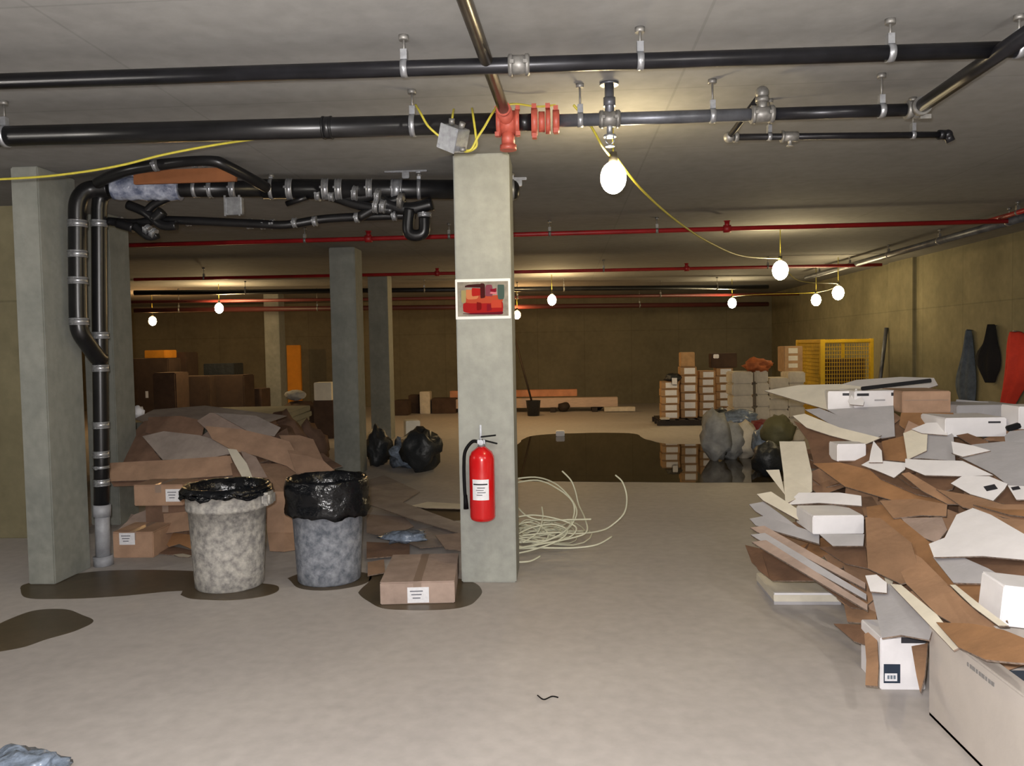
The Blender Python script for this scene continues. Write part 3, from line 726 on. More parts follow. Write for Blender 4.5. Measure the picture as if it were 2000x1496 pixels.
# ------------------------------------------------------------------ cartons
def carton(c, s, rot, mt, label, name='carton', cat='carton', tape=True, sticker=None, group=None, open_top=False, stmat=M_paper):
    """c centre of base; s (w,d,h); rot z"""
    c = V(c); R = Rz(rot); t = thing(name, c, label, cat, group)
    w, d, h = s
    mb = MB(); mb.box(c + V((0, 0, h / 2)), (w, d, h), R, min(.006, h * .08)); build('carton_body', mb, mt, t)
    mb = MB()
    for sx in (-1, 1):
        mb.box(c + R @ V((sx * w * .2505, 0, h + .002)), (w * .495, d * .995, .004), R)
    build('flaps', mb, mt, t)
    if tape:
        mb = MB(); mb.box(c + R @ V((0, 0, h + .0045)), (.05, d, .0012), R); mb.box(c + R @ V((0, -d / 2 - .0008, h - .03)), (.05, .0012, .06), R); build('tape', mb, M_tape, t)
    if sticker:
        for (sx, sz, sw_, sh_) in sticker:
            mb = MB(); mb.box(c + R @ V((sx * w, -d / 2 - .0015, sz * h)), (sw_, .0015, sh_), R); lb_ = build('shipping_label', mb, stmat, t)
            mb = MB(); 
            for k in range(3): mb.box(c + R @ V((sx * w - sw_ * .08, -d / 2 - .0028, sz * h + sh_ * (.25 - .22 * k))), (sw_ * (.6 - .12 * k), .001, sh_ * .07), R)
            build('label_print', mb, mat('faint_print', (110, 112, 122), .6), lb_)
    return t
f0 = flr(745, 1181); f1 = flr(893, 1179)
w = (f1 - f0).length
rot = math.radians(5)
fc = (f0 + f1) / 2 + Rz(rot) @ V((0, .33, 0))
carton((fc.x - .01, fc.y, .0), (w * .98, .66, .135), rot, M_kraftg, 'closed flat kraft carton on the floor before the centre pillar', sticker=[(.01, .42, .13, .095)])

# ------------------------------------------------------------------ sheets: bent cardboard given by outline points with distances
def sheet(name, label, cat, rows, D, mats, th=.006, group=None, off=0.0):
    """rows: outline strips; each row is a list of (px,py[,dy]) of equal length; neighbouring rows are joined"""
    mb = MB(); grid = []
    for r_ in rows:
        line = []
        for q in r_:
            dy = q[2] if len(q) > 2 else 0
            p = at(q[0], q[1], D(q[0], q[1]) + dy + off)
            if p.z < .008: p.z = .008
            line.append(mb.bm.verts.new(p))
        grid.append(line)
    for i in range(len(grid) - 1):
        for k in range(len(grid[i]) - 1):
            vs = [grid[i][k], grid[i][k + 1], grid[i + 1][k + 1], grid[i + 1][k]]
            if len(set(vs)) == 4: mb.bm.faces.new(vs)
    o = build(name, mb, mats)
    # face normals toward the viewer so that mats[0] is the seen side
    me = o.data; n = V((0, 0, 0)); c = V((0, 0, 0))
    for f in me.polygons: n += f.normal * f.area; c += f.center
    c = c / len(me.polygons) + o.location
    if n.dot(EYE - c) < 0: me.flip_normals()
    md = o.modifiers.new('board', 'SOLIDIFY'); md.thickness = th; md.offset = -1
    if len(mats) > 1: md.material_offset = 1; md.material_offset_rim = 2 if len(mats) > 2 else 1
    return tag(o, label, cat, group)
def poly(name, label, cat, pts, D, mats, th=.006, off=0.0, group=None):
    """single flat-ish sheet from an outline"""
    mb = MB(); P = []
    for q in pts:
        p = at(q[0], q[1], D(q[0], q[1]) + (q[2] if len(q) > 2 else 0) + off); 
        if p.z < .008: p.z = .008
        P.append(p)
    # flatten onto the best plane (Newell)
    nrm = V((0, 0, 0)); c = sum(P, V((0, 0, 0))) / len(P)
    for i in range(len(P)):
        a_, b_ = P[i], P[(i + 1) % len(P)]
        nrm += V(((a_.y - b_.y) * (a_.z + b_.z), (a_.z - b_.z) * (a_.x + b_.x), (a_.x - b_.x) * (a_.y + b_.y)))
    nrm.normalize()
    if nrm.dot(EYE - c) < 0: nrm = -nrm
    P2 = []
    for q in P:      # slide along the sight line onto the sheet's plane
        d = (q - EYE); den = d.dot(nrm)
        s_ = (c - EYE).dot(nrm) / den if abs(den) > 1e-3 else 1
        s_ = max(.9, min(1.1, s_)); P2.append(EYE + d * s_)
    mb.face(P2)
    bmesh.ops.triangulate(mb.bm, faces=mb.bm.faces[:])
    o = build(name, mb, mats)
    me = o.data; n = sum((f.normal * f.area for f in me.polygons), V((0, 0, 0)))
    if n.dot(EYE - c) < 0: me.flip_normals()
    md = o.modifiers.new('board', 'SOLIDIFY'); md.thickness = th; md.offset = -1
    if len(mats) > 1: md.material_offset = 1; md.material_offset_rim = 2 if len(mats) > 2 else 1
    return tag(o, label, cat, group)
KK, KD, KO, KG = [M_kraft, M_kraft, M_edge], [M_kraftd, M_kraftd, M_edge], [M_krafto, M_kraft, M_edge], [M_kraftg, M_kraftg, M_edge]
WW, CC, GG = [M_white, M_kraft, M_edge], [M_cream, M_kraft, M_edge], [M_grey, M_kraft, M_edge]

FILL = []
def filler(n, region, D, lo, hi, mats, where, seed, size=(.25, .55), tilt=.5, lim=None):
    """loose sheets lying inside a heap, below its top layer; mats: (colour word, materials)"""
    R_ = random.Random(seed); k = 0; tries = 0
    xm, ym = (region[0] + region[2]) / 2, (region[1] + region[3]) / 2
    while k < n and tries < n * 40:
        tries += 1
        x = R_.uniform(region[0], region[2]); y = R_.uniform(region[1], region[3])
        if lim and not lim(x, y): continue
        p = at(x, y, D(x, y) + R_.uniform(lo, hi))
        if p.z < .06: continue
        w, h = R_.uniform(*size), R_.uniform(size[0], size[1]) * .7
        e = Rx(.5) @ Matrix.Rotation(R_.uniform(-math.pi, math.pi), 3, 'Z') @ Rx(R_.uniform(-tilt, tilt)) @ Ry(R_.uniform(-tilt, tilt))
        mb = MB(); fold = R_.uniform(-.12, .12)
        g = [[p + e @ V((w * u, h * v, fold * (abs(u) - .25) * 1.2 + R_.uniform(-.01, .01))) for u in (-.5, 0, .5)] for v in (-.5, .5)]
        for row in g:
            for q in row: q.z = max(q.z, .012)
        vs = [[mb.bm.verts.new(q) for q in row] for row in g]
        for j in range(2): mb.bm.faces.new([vs[0][j], vs[0][j + 1], vs[1][j + 1], vs[1][j]])
        word, mm = mats[k % len(mats)]
        o = build('cardboard_sheet', mb, mm)
        md = o.modifiers.new('board', 'SOLIDIFY'); md.thickness = .006
        if len(mm) > 1: md.material_offset = 1; md.material_offset_rim = 2
        place = ('upper ' if y < ym else 'lower ') + ('left' if x < xm else 'right')
        lb = '%s cardboard sheet half buried in the %s of the %s' % (word, place, where)
        tag(o, lb, 'cardboard', lb + 's'); FILL.append(o); k += 1
# ------------------------------------------------------------------ left cardboard mound
def DL(x, y):
    return 5.95 + max(0, (1110 - y)) / 305 * 1.55 + abs(x - 430) / 230 * .15
M_dusty = mat('dusty_grey_brown_cardboard', (158, 146, 138), 0.85, var=0.2, scale=4, bump=0.15, bscale=30, island=0.1)
GG = [M_dusty, M_kraftg, M_edge]
S = 'cardboard_sheet'; CB = 'cardboard'
mound_lim = lambda x, y: y > 830 + ((x - 430) / 210) ** 2 * 75
filler(60, (280, 840, 640, 1100), DL, .16, .5, [('dark brown', KD), ('greyish brown', KG), ('kraft brown', KK), ('dark brown', KD)], 'mound behind the bins', 3, (.25, .5), .45, mound_lim)
poly(S, 'dirty grey board capping the left mound along its top', CB, [(262, 818, .1), (300, 800, .3), (400, 792, .5), (480, 802, .5), (560, 812, .4), (520, 826), (400, 818), (300, 830)], DL, GG, off=.25)
poly(S, 'dark brown sheet at the upper left shoulder of the left mound', CB, [(215, 905), (245, 862), (282, 822), (352, 816), (350, 850), (300, 880), (318, 902)], DL, KD, off=.06)
poly(S, 'reddish brown sheet near the top left of the mound', CB, [(284, 845), (290, 815), (352, 812), (400, 822), (395, 850), (340, 860)], DL, KD, off=.02)
poly(S, 'grey dusty sheet across the middle of the left mound', CB, [(278, 852), (320, 842), (390, 850), (450, 868), (462, 884), (400, 896), (318, 898)], DL, GG, off=-.04)
sheet(S, 'long clean kraft strip lying level across the mound front, upper left of the pale bin', CB, [[(214, 904), (330, 898), (450, 890)], [(214, 940), (335, 936), (462, 928)]], DL, KK, off=-.10)
sheet(S, 'greyish underside flap just below the long level kraft strip', CB, [[(214, 938), (335, 935), (440, 930)], [(222, 950), (335, 946), (420, 942)]], DL, KD, off=-.04)
poly(S, 'small pinkish sheet peak at the centre top of the mound', CB, [(385, 822), (410, 806), (470, 812), (500, 838), (470, 850), (410, 845)], DL, KG, off=.0)
poly(S, 'light grey board on the right shoulder of the left mound', CB, [(418, 806, .1), (450, 808, .1), (500, 812), (548, 835), (536, 852), (495, 848), (455, 826)], DL, GG, off=-.05)
sheet(S, 'large kraft sheet arching down the right side of the mound', CB, [[(400, 832), (470, 838), (530, 852), (565, 862)], [(415, 858), (480, 866), (545, 880), (590, 905)], [(455, 880), (500, 890), (560, 910), (600, 940)]], DL, KK, off=-.08)
sheet(S, 'broad kraft sheet sloping right down to the blue-grey bin', CB, [[(545, 850, .1), (585, 850, .1), (612, 858, .1)], [(565, 885), (600, 890), (632, 900)], [(578, 925), (615, 922), (655, 920)]], DL, KK, off=-.10)
sheet(S, 'tall kraft sheet standing between the two bins', CB, [[(505, 905), (550, 905), (582, 915)], [(515, 960, -.25), (555, 960, -.3), (585, 965, -.25)], [(522, 1040, -.05), (555, 1040, -.1), (580, 1040, -.05)], [(528, 1112, .12), (556, 1112, .08), (578, 1110, .12)]], DL, KK, off=-.02)
poly(S, 'narrow pale folded strip poking out above the pale bin', CB, [(444, 876), (462, 878), (482, 905), (494, 934), (474, 934), (458, 905)], DL, CC, off=-.2)
poly(S, 'pinkish folded flap right of the pale strip above the bin', CB, [(470, 880), (500, 892), (522, 932), (490, 934)], DL, KG, off=-.17)
poly(S, 'small dark torn flap beside the pale strip above the bin', CB, [(450, 905), (466, 900), (474, 930), (455, 932)], DL, KD, off=-.16)
for args in (((262, 357, 948, 988), 6.3, .3, 'kraft carton with a white label left of the pale bin rim', [(.30, .5, .12, .10)]),
             ((222, 300, 1040, 1114), 5.95, .35, 'kraft carton with a white label at the foot of the drain pipe', [(-.14, .75, .12, .09)])):
    (xl, xr, yt, yb), Y, dp, lb_, st = args
    a_, b_ = at(xl, yb, Y), at(xr, yb, Y); zt_ = at(xl, yt, Y).z
    z0 = max(0, a_.z) if yb < 1100 else 0
    carton(((a_.x + b_.x) / 2, Y + dp / 2, z0), (b_.x - a_.x, dp, zt_ - z0), .02, M_kraft, lb_, sticker=st)
    if z0 > 0: carton(((a_.x + b_.x) / 2 + .03, Y + dp / 2 + .06, 0), (b_.x - a_.x - .06, dp, z0 - .004), -.03, M_kraftd, 'dark kraft carton under the labelled carton, half hidden by crushed sheets')
poly(S, 'crushed pink-grey sheet beneath the upper labelled carton', CB, [(225, 1040), (262, 1005), (300, 990), (372, 985), (375, 1035), (300, 1045)], DL, KG, off=-.12)
poly(S, 'plain kraft sheet leaning left of the pale bin body', CB, [(318, 990), (372, 988), (376, 1035), (322, 1042)], DL, KK, off=-.2)
poly(S, 'torn kraft piece low behind the pale bin', CB, [(310, 1050), (335, 1040), (378, 1045), (380, 1075), (350, 1062), (330, 1068)], DL, KO, off=-.08)
poly(S, 'dark crushed sheet on the floor left of the pale bin', CB, [(300, 1105), (305, 1060), (345, 1068), (378, 1080), (380, 1120), (330, 1118)], DL, KD, off=.0)
poly(S, 'small pale scrap on the floor behind the pale bin', CB, [(335, 1095), (352, 1088), (375, 1100), (370, 1122), (350, 1118)], DL, CC, off=-.05)
mb = MB(); p = at(268, 805, 8.0); mb.sphere(p, .07, (1, .8, .9), 3, .35, 4); p2 = p.z
tag(build('paper_scrap', mb, M_paper), 'crumpled white scrap at the left top of the mound', 'paper')
# sheets from the mound spreading on the floor behind bins and carton
def fsheet(pts, mats, lb_, z=.02, dz=None):
    mb = MB(); mb.face([flr(x, y, z + (dz[i] if dz else 0)) for i, (x, y) in enumerate(pts)])
    bmesh.ops.triangulate(mb.bm, faces=mb.bm.faces[:])
    o = build(S, mb, mats); me = o.data
    if sum((f.normal.z for f in me.polygons)) < 0: me.flip_normals()
    md = o.modifiers.new('board', 'SOLIDIFY'); md.thickness = .006; md.offset = -1
    if len(mats) > 1: md.material_offset = 1; md.material_offset_rim = 2
    return tag(o, lb_, CB)
fsheet([(718, 984), (780, 978), (900, 1022), (900, 1042), (800, 1012)], GG, 'long grey sheet lying slantwise on the floor behind the closed carton', .05, [.03, .03, 0, 0, .02])
fsheet([(800, 988), (835, 980), (902, 984), (902, 994), (830, 992)], CC, 'thin pale strip on the floor left of the centre pillar', .02)
fsheet([(716, 1004), (790, 1010), (808, 1028), (760, 1048), (716, 1040)], KG, 'pinkish sheet on the floor right of the blue-grey bin', .04)
fsheet([(760, 1045), (860, 1025), (905, 1040), (903, 1062), (820, 1070)], GG, 'crumpled grey sheet just behind the closed carton', .03)
fsheet([(716, 1058), (800, 1062), (800, 1084), (716, 1090)], KD, 'dark sheet wedged between the blue-grey bin and the closed carton', .03)
fsheet([(718, 1098), (750, 1092), (752, 1118), (718, 1124)], KK, 'small kraft flap on the floor between bin and closed carton', .02)
fsheet([(715, 938), (750, 928), (820, 960), (780, 985), (716, 984)], GG, 'wide dusty grey sheet on the floor behind the blue-grey bin', .02)
fsheet([(850, 1045), (905, 1040), (905, 1075), (870, 1072)], KG, 'greyish brown flap against the left foot of the centre pillar', .05)
mb = MB(); p = flr(790, 1048, .09); mb.sphere(p, .09, (2.0, 1, .5), 3, .45, 6)
tag(build('plastic_scrap', mb, M_bagclear), 'crumpled bluish plastic film on the sheets behind the closed carton', 'plastic film')

# ------------------------------------------------------------------ right cardboard heap
M_kraft2 = mat('tan_brown_cardboard', (154, 120, 92), 0.85, var=0.2, scale=4, bump=0.15, bscale=30, island=0.14)
M_kraftd2 = mat('deep_brown_cardboard', (110, 82, 62), 0.9, var=0.25, scale=4, bump=0.15, bscale=30, island=0.18)
M_pale = mat('pinkish_grey_cardboard', (190, 182, 174), 0.7, var=0.06, scale=3, bump=0.06, bscale=20)
KK, KD = [M_kraft2, M_kraft2, M_edge], [M_kraftd2, M_kraftd2, M_edge]
WW, CC, GG = [M_white, M_kraft2, M_edge], [M_cream, M_kraft2, M_edge], [M_grey, M_kraft2, M_edge]
def DR(x, y):
    t_ = (y - 740) / 600.0
    return 6.1 - 2.45 * t_ - (x - 1600) / 400 * .75
heap_l = lambda x, y: x > (1640 if y < 900 else 1590 if y < 1000 else 1610 + max(0, y - 1080) * .9) and (y > 830 if x < 1750 else y > 860) and y < 1270
filler(80, (1480, 800, 2040, 1260), DR, .10, .36, [('dark brown', KD), ('grey', GG), ('brown', KO), ('white', WW), ('kraft', KK), ('dark brown', KD), ('cream', CC)], 'right heap', 11, (.18, .42), .4, heap_l)
filler(60, (1520, 800, 2060, 1200), DR, .40, .9, [('dark brown', KD), ('kraft', KK), ('grey', GG), ('dark brown', KD)], 'right heap', 12, (.35, .6), .3, heap_l)
def P(lb_, pts, mats, off=0.0, th=.007): return poly(S, lb_, CB, pts, DR, mats, th, off)
P('big cream sheet pointing left at the top of the right heap', [(1493, 763), (1560, 752), (1640, 750), (1745, 762, .1), (1745, 826), (1690, 818), (1615, 800)], CC, .10)
P('white printed sheet on the very top of the right heap', [(1612, 760, .15), (1672, 742, .3), (1760, 736, .35), (1824, 738, .35), (1832, 752, .25), (1760, 775, .1), (1700, 782)], WW, .12)
def bar(x0, y0, x1, y1, D, r, mt, lb_, nm, cat, off=0):
    a_, b_ = at(x0, y0, D(x0, y0) + off), at(x1, y1, D(x1, y1) + off)
    d = b_ - a_; R = d.to_track_quat('X', 'Z').to_matrix()
    mb = MB(); mb.box((a_ + b_) / 2, (d.length, r * 1.6, r), R, r * .15); return tag(build(nm, mb, mt), lb_, cat)
bar(1682, 759, 1819, 743, DR, .026, M_blackrub, 'long black bar lying on the white sheets atop the right heap', 'black_bar', 'bar', -.06)
def boxq(xl, xr, yt, yb, dep, mt, lb_, off=0.0, rot=0.0, dlabel=None, marks=(), name='carton', tilt=0.0):
    """carton whose front face fills xl..xr, yt..yb"""
    xm, ym = (xl + xr) / 2, (yt + yb) / 2; Y = DR(xm, ym) + off
    a_, b_, c_ = at(xl, ym, Y), at(xr, ym, Y), at(xm, ym, Y)
    h = at(xm, yt, Y).z - at(xm, yb, Y).z; w = b_.x - a_.x
    t = thing(name, c_ - V((0, 0, h / 2)), lb_, 'carton')
    R = Rz(rot) @ Ry(tilt); cc = c_ + R @ V((0, dep / 2, 0))
    mb = MB(); mb.box(cc, (w, dep, h), R, .004); build('carton_body', mb, mt, t)
    mb = MB(); mb.box(cc + R @ V((0, 0, h / 2 + .002)), (w * .96, dep * .96, .003), R); build('top_flap', mb, mt, t)
    for (mx_, mz_, mw_, mh_, mm) in marks:
        mb = MB(); mb.box(cc + R @ V((mx_ * w, -dep / 2 - .0015, mz_ * h)), (mw_ * w, .002, mh_ * h), R); build('printed_mark', mb, mm, t)
    return t
boxq(1668, 1752, 764, 796, .28, M_white, 'low white carton with dark slots under the black bar', .02, .05, marks=((-.3, .3, .28, .16, M_print), (.1, -.05, .25, .1, M_grey), (.42, .3, .10, .2, M_print)))
boxq(1618, 1668, 765, 800, .2, M_white, 'small white block left of the slotted carton on the heap top', .0, -.2, marks=((.3, .35, .5, .14, M_print),))
P('bright white triangular flap standing on the heap top', [(1656, 782), (1672, 758), (1688, 784), (1686, 792), (1660, 790)], WW, -.06)
P('pale grey panel under the slotted white carton', [(1615, 800), (1640, 798), (1745, 792), (1748, 852), (1722, 856), (1690, 840)], GG, .02)
boxq(1763, 1856, 765, 806, .42, M_kraft, 'tan kraft carton with grey top, upper right of the heap', .06, -.05, marks=((.0, .1, .9, .03, M_tape),))
P('orange-brown sheet hanging below the tan kraft carton', [(1760, 806), (1862, 806), (1862, 820), (1820, 838), (1776, 845), (1756, 830)], KO, .0)
P('dark grey sheet sloping right below the big cream sheet', [(1572, 800), (1600, 797), (1660, 820), (1722, 850), (1700, 862), (1640, 838)], GG, -.02)
P('cream-edged strip on the left flank under the dark grey sheet', [(1548, 812), (1572, 808), (1640, 835), (1720, 855), (1690, 868), (1620, 850), (1575, 835)], CC, -.05)
P('large dark brown sheet on the upper left flank of the heap', [(1550, 822), (1620, 850), (1690, 868), (1740, 862), (1746, 898), (1700, 925), (1640, 905), (1590, 905), (1578, 860)], KD, -.02)
boxq(1635, 1692, 868, 901, .15, M_white, 'small bright white carton on the dark brown sheet', -.10, .03, marks=((.0, -.47, .9, .05, M_kraftg),))
P('jagged white paper peak right of the small bright carton', [(1697, 903), (1701, 880), (1706, 861), (1722, 880), (1724, 903)], WW, -.16)
P('torn white sheet lying flat below the jagged peak', [(1682, 908), (1700, 898), (1725, 900), (1768, 904), (1768, 916), (1746, 933), (1715, 920)], WW, -.14)
P('golden brown flap right of the jagged white peak', [(1722, 862), (1770, 850), (1772, 902), (1728, 898)], KO, -.08)
P('cream panel standing by the golden brown flap', [(1764, 846), (1800, 832), (1812, 842), (1810, 880), (1772, 898), (1768, 870)], CC, -.12)
P('pale grey wide panel in the upper middle of the heap', [(1800, 838), (1850, 835), (1862, 850), (1866, 900), (1800, 895), (1770, 896)], GG, -.10)
P('white folded sheet left of the long slotted white carton', [(1780, 838), (1810, 826), (1848, 824), (1850, 850), (1800, 846)], WW, -.13)
boxq(1846, 1966, 817, 853, .34, M_white, 'long white carton with a black slot near its right end', -.06, .0, marks=((.30, .28, .20, .10, M_print),))
boxq(1868, 1992, 792, 815, .35, M_grey, 'flat grey carton behind the long slotted white carton', .28, .03)
boxq(1990, 2050, 795, 838, .2, M_white, 'white carton cut by the right edge, upper right', -.02, .0)
P('grey triangular scrap at the far upper right of the heap top', [(1862, 800), (1868, 780), (1930, 785), (1940, 800), (1900, 806)], GG, .42)
bar(1966, 838, 1992, 830, DR, .03, M_blackrub, 'short black block right of the long white carton', 'black_block', 'block', -.1)
P('grey flap below the short black block', [(1962, 852), (1972, 842), (2020, 838), (2020, 868), (1964, 866)], GG, -.1)
P('brown curled strip under the long white carton', [(1868, 850), (1890, 846), (1930, 862), (1932, 875), (1900, 870)], KD, -.16)
P('big lavender-grey panel sloping down at the right edge', [(1858, 884), (1900, 868), (1960, 862), (2030, 866), (2030, 990), (1985, 960), (1940, 925)], GG, -.18)
P('white-faced sheet ahead of the lavender-grey panel', [(1858, 862), (1900, 870), (1935, 880), (1880, 892), (1862, 886)], WW, -.20)
P('long bright white strip under the lavender-grey panel', [(1768, 896), (1805, 898), (1880, 900), (1940, 928), (1880, 930), (1806, 928), (1768, 912)], WW, -.19)
P('dark brown sheet below the bright white strip', [(1752, 930), (1790, 926), (1872, 930), (1860, 955), (1830, 962), (1780, 950)], KD, -.14)
t_ = P('white sheet printed with a black diamond, right side of heap', [(1857, 944), (1880, 929), (1932, 930), (1968, 945), (1962, 955), (1940, 978), (1895, 965)], WW, -.24)
def mark_on(o, x, y, off, s, mt=M_print, n=4, rot=0.0):
    # a small flat printed figure laid on the sheet's own plane
    me = o.data; nrm = sum((f.normal * f.area for f in me.polygons), V((0, 0, 0))).normalized(); c = o.location + me.polygons[0].center
    d = ray(x, y); k = (c - EYE).dot(nrm) / d.dot(nrm); p = EYE + d * k + nrm * .002
    u = nrm.cross(V((0, 0, 1))).normalized(); v = u.cross(nrm)
    mb = MB(); mb.face([p + (u * math.cos(2 * math.pi * i / n + rot) * s[0] + v * math.sin(2 * math.pi * i / n + rot) * s[1]) for i in range(n)])
    q = build('printed_mark', mb, mt, o); return q
mark_on(t_, 1935, 953, 0, (.040, .034))
t_ = P('white sheet with a dark printed mark, cut by the right edge', [(1968, 948), (2020, 950), (2030, 975), (1985, 976)], WW, -.24)
mark_on(t_, 1984, 954, 0, (.028, .022))
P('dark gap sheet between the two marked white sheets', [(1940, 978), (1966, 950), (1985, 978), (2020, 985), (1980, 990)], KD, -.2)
P('golden brown sheet across the middle left of the heap', [(1588, 905), (1640, 903), (1700, 918), (1780, 952), (1860, 985), (1760, 982), (1650, 950)], KO, -.08)
P('dark brown sheet above the golden brown one', [(1690, 908), (1750, 932), (1800, 950), (1850, 975), (1790, 965), (1720, 935)], KD, -.11)
P('pink-edged folded strip running down from the torn white sheet', [(1760, 925), (1775, 922), (1830, 955), (1880, 985), (1850, 984), (1800, 958)], KK, -.20)
sheet(S, 'tall cream panel bent into a tray at the left flank of the heap', CB, [[(1522, 862, .12), (1572, 862, .12)], [(1530, 925, .02), (1586, 925, .02)], [(1534, 984, -.05), (1586, 960, .0)]], DR, CC, off=-.10, th=.01)
P('grey-white tray floor stretching right from the tall cream panel', [(1534, 986), (1560, 962), (1640, 962), (1682, 968), (1683, 988), (1600, 982)], WW, -.13, .01)
P('thin cream triangle left of the tall cream panel', [(1496, 918), (1522, 917), (1534, 968), (1520, 950)], CC, -.05)
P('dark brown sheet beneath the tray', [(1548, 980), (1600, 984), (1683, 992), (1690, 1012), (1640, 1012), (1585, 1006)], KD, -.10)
boxq(1587, 1688, 1008, 1043, .3, M_white, 'bright white carton on the left flank of the heap', -.22, .02)
P('pale tapering panel right below the bright white carton', [(1600, 1043), (1688, 1043), (1686, 1066), (1626, 1066)], GG, -.22)
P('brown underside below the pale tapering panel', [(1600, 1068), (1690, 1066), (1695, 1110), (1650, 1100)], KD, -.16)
# grey boards with corrugated edges fanning out of the left flank
k = 0
for (x0, y0, x1, y1, w_, mm, lb_) in ((1463, 985, 1560, 1050, 22, GG, 'grey board, topmost of the fan at the left flank'),
        (1478, 965, 1585, 1030, 20, CC, 'pale short board above the fan at the left flank'),
        (1464, 1013, 1600, 1062, 22, GG, 'broad grey board, second of the fan at the left flank'),
        (1465, 1030, 1690, 1150, 13, KG, 'narrow corrugated edge board, third of the fan'),
        (1466, 1044, 1692, 1172, 13, GG, 'long grey board, fourth of the fan at the left flank'),
        (1468, 1058, 1694, 1192, 13, KG, 'lowest long board of the fan, resting over the brown sheet')):
    P(lb_, [(x0, y0), (x0 + 28, y0 - w_ * .25), (x1, y1 - w_ * .9), (x1, y1), (x0 + 12, y0 + w_ * .6)], mm, -.12 - .03 * k, .012); k += 1
P('dark brown sheet low on the left flank under the fan of boards', [(1455, 1064), (1500, 1075), (1600, 1118), (1692, 1190), (1662, 1186), (1592, 1134), (1508, 1134), (1468, 1098)], KD, -.04)
P('brown flap hanging at the left end under the fan', [(1457, 1068), (1490, 1085), (1503, 1130), (1480, 1112)], KD, -.08)
a_, b_ = flr(1512, 1182), flr(1648, 1186)
t = thing('carton', (a_ + b_) / 2, 'flat greenish-white carton on the floor at the left foot of the heap', 'carton')
mb = MB(); w_ = (b_ - a_).length; mb.box((a_ + b_) / 2 + V((0, .24, .045)), (w_, .44, .05), bev=.004); build('carton_body', mb, M_cream, t)
mb = MB(); mb.box((a_ + b_) / 2 + V((0, .24, .012)), (w_ * .99, .43, .022)); build('tray', mb, M_grey, t)
mb = MB(); mb.box((a_ + b_) / 2 + V((0, .018, .07)), (w_, .02, .012)); build('front_rim', mb, M_white, t)
P('reddish brown flap at the floor right of the greenish-white carton', [(1648, 1180), (1690, 1186), (1712, 1196), (1712, 1218), (1655, 1214)], KK, .06)
P('large orange-brown sheet bent down the middle of the heap', [(1692, 990), (1725, 985), (1780, 1030), (1842, 1080), (1868, 1140), (1840, 1160), (1780, 1110), (1700, 1060)], KO, -.20)
P('broad tan sheet below the bright white carton, facing left', [(1690, 1010), (1720, 1012), (1780, 1060), (1800, 1130), (1760, 1140), (1695, 1110)], KK, -.26)
P('long brown sheet running down to the lower right of the heap', [(1725, 1045), (1800, 1090), (1880, 1170), (1960, 1240), (1900, 1240), (1830, 1200), (1770, 1140)], KK, -.24)
P('light kraft sheet in the centre of the heap', [(1718, 978), (1790, 974), (1850, 985), (1848, 1008), (1800, 1006), (1745, 1012)], KK, -.23)
P('pinkish grey inner panel in the centre of the heap', [(1760, 1012), (1840, 1010), (1850, 1035), (1830, 1060), (1790, 1045)], KG, -.22)
P('wide tan sheet under the marked white sheets at the right', [(1828, 955), (1900, 968), (1960, 985), (2030, 985), (2030, 1030), (1960, 1010), (1880, 990)], KK, -.26)
P('dark orange sheet at the right edge below the tan one', [(1900, 985), (1960, 995), (2030, 995), (2030, 1012), (1970, 1005)], KO, -.30)
P('tan slope sheet along the right edge above the white triangle', [(1900, 990), (1960, 1012), (2030, 1022), (2030, 1062), (1975, 1040)], KK, -.31)
P('large pale grey triangular sheet at the right', [(1868, 1005), (1900, 992), (1935, 1005), (2030, 1060), (2030, 1096), (1920, 1086), (1824, 1088), (1814, 1062), (1845, 1050)], WW, -.36)
P('pale folded flap under the large triangular sheet', [(1822, 1088), (1880, 1088), (1930, 1110), (1990, 1145), (1940, 1140), (1862, 1138)], GG, -.33)
P('dark brown sheet at the right edge under the pale flap', [(1880, 1086), (1960, 1088), (2030, 1098), (2030, 1150), (1980, 1145), (1930, 1115)], KD, -.28)
P('brown sheet hanging diagonally beside the right white carton', [(1850, 1142), (1900, 1138), (1955, 1140), (1968, 1215), (1930, 1190)], KO, -.30)
P('thin pale edge strip running diagonally at lower right', [(1855, 1142), (1866, 1142), (1920, 1185), (1970, 1222), (1950, 1222), (1900, 1185)], CC, -.38)
boxq(1958, 2050, 1150, 1228, .2, M_white, 'white carton cut by the right edge, lower right of heap', -.32, -.08, tilt=.1)
P('white crumpled corner low in the middle of the heap', [(1690, 1124), (1712, 1122), (1732, 1138), (1732, 1158), (1700, 1155)], WW, -.34)
P('pale grey-cream panel hanging down at the heap foot', [(1702, 1156), (1736, 1140), (1790, 1180), (1822, 1226), (1815, 1250), (1760, 1240), (1722, 1246)], GG, -.30)
P('narrow grey strip beside the hanging grey-cream panel', [(1738, 1140), (1760, 1142), (1830, 1200), (1880, 1262), (1862, 1270), (1810, 1215)], CC, -.36)
P('orange-brown flap over the big white crate in the lower right corner', [(1828, 1215), (1900, 1218), (1960, 1230), (2040, 1262), (2040, 1296), (1985, 1294), (1925, 1288), (1872, 1264)], KO, -.42)
P('small brown flap above the printed carton at the heap foot', [(1628, 1218), (1700, 1220), (1712, 1232), (1700, 1262), (1668, 1252)], KD, -.06)
P('narrow kraft panel standing left of the printed carton', [(1688, 1238), (1712, 1228), (1716, 1300), (1714, 1340), (1690, 1338), (1692, 1290)], KK, -.10)
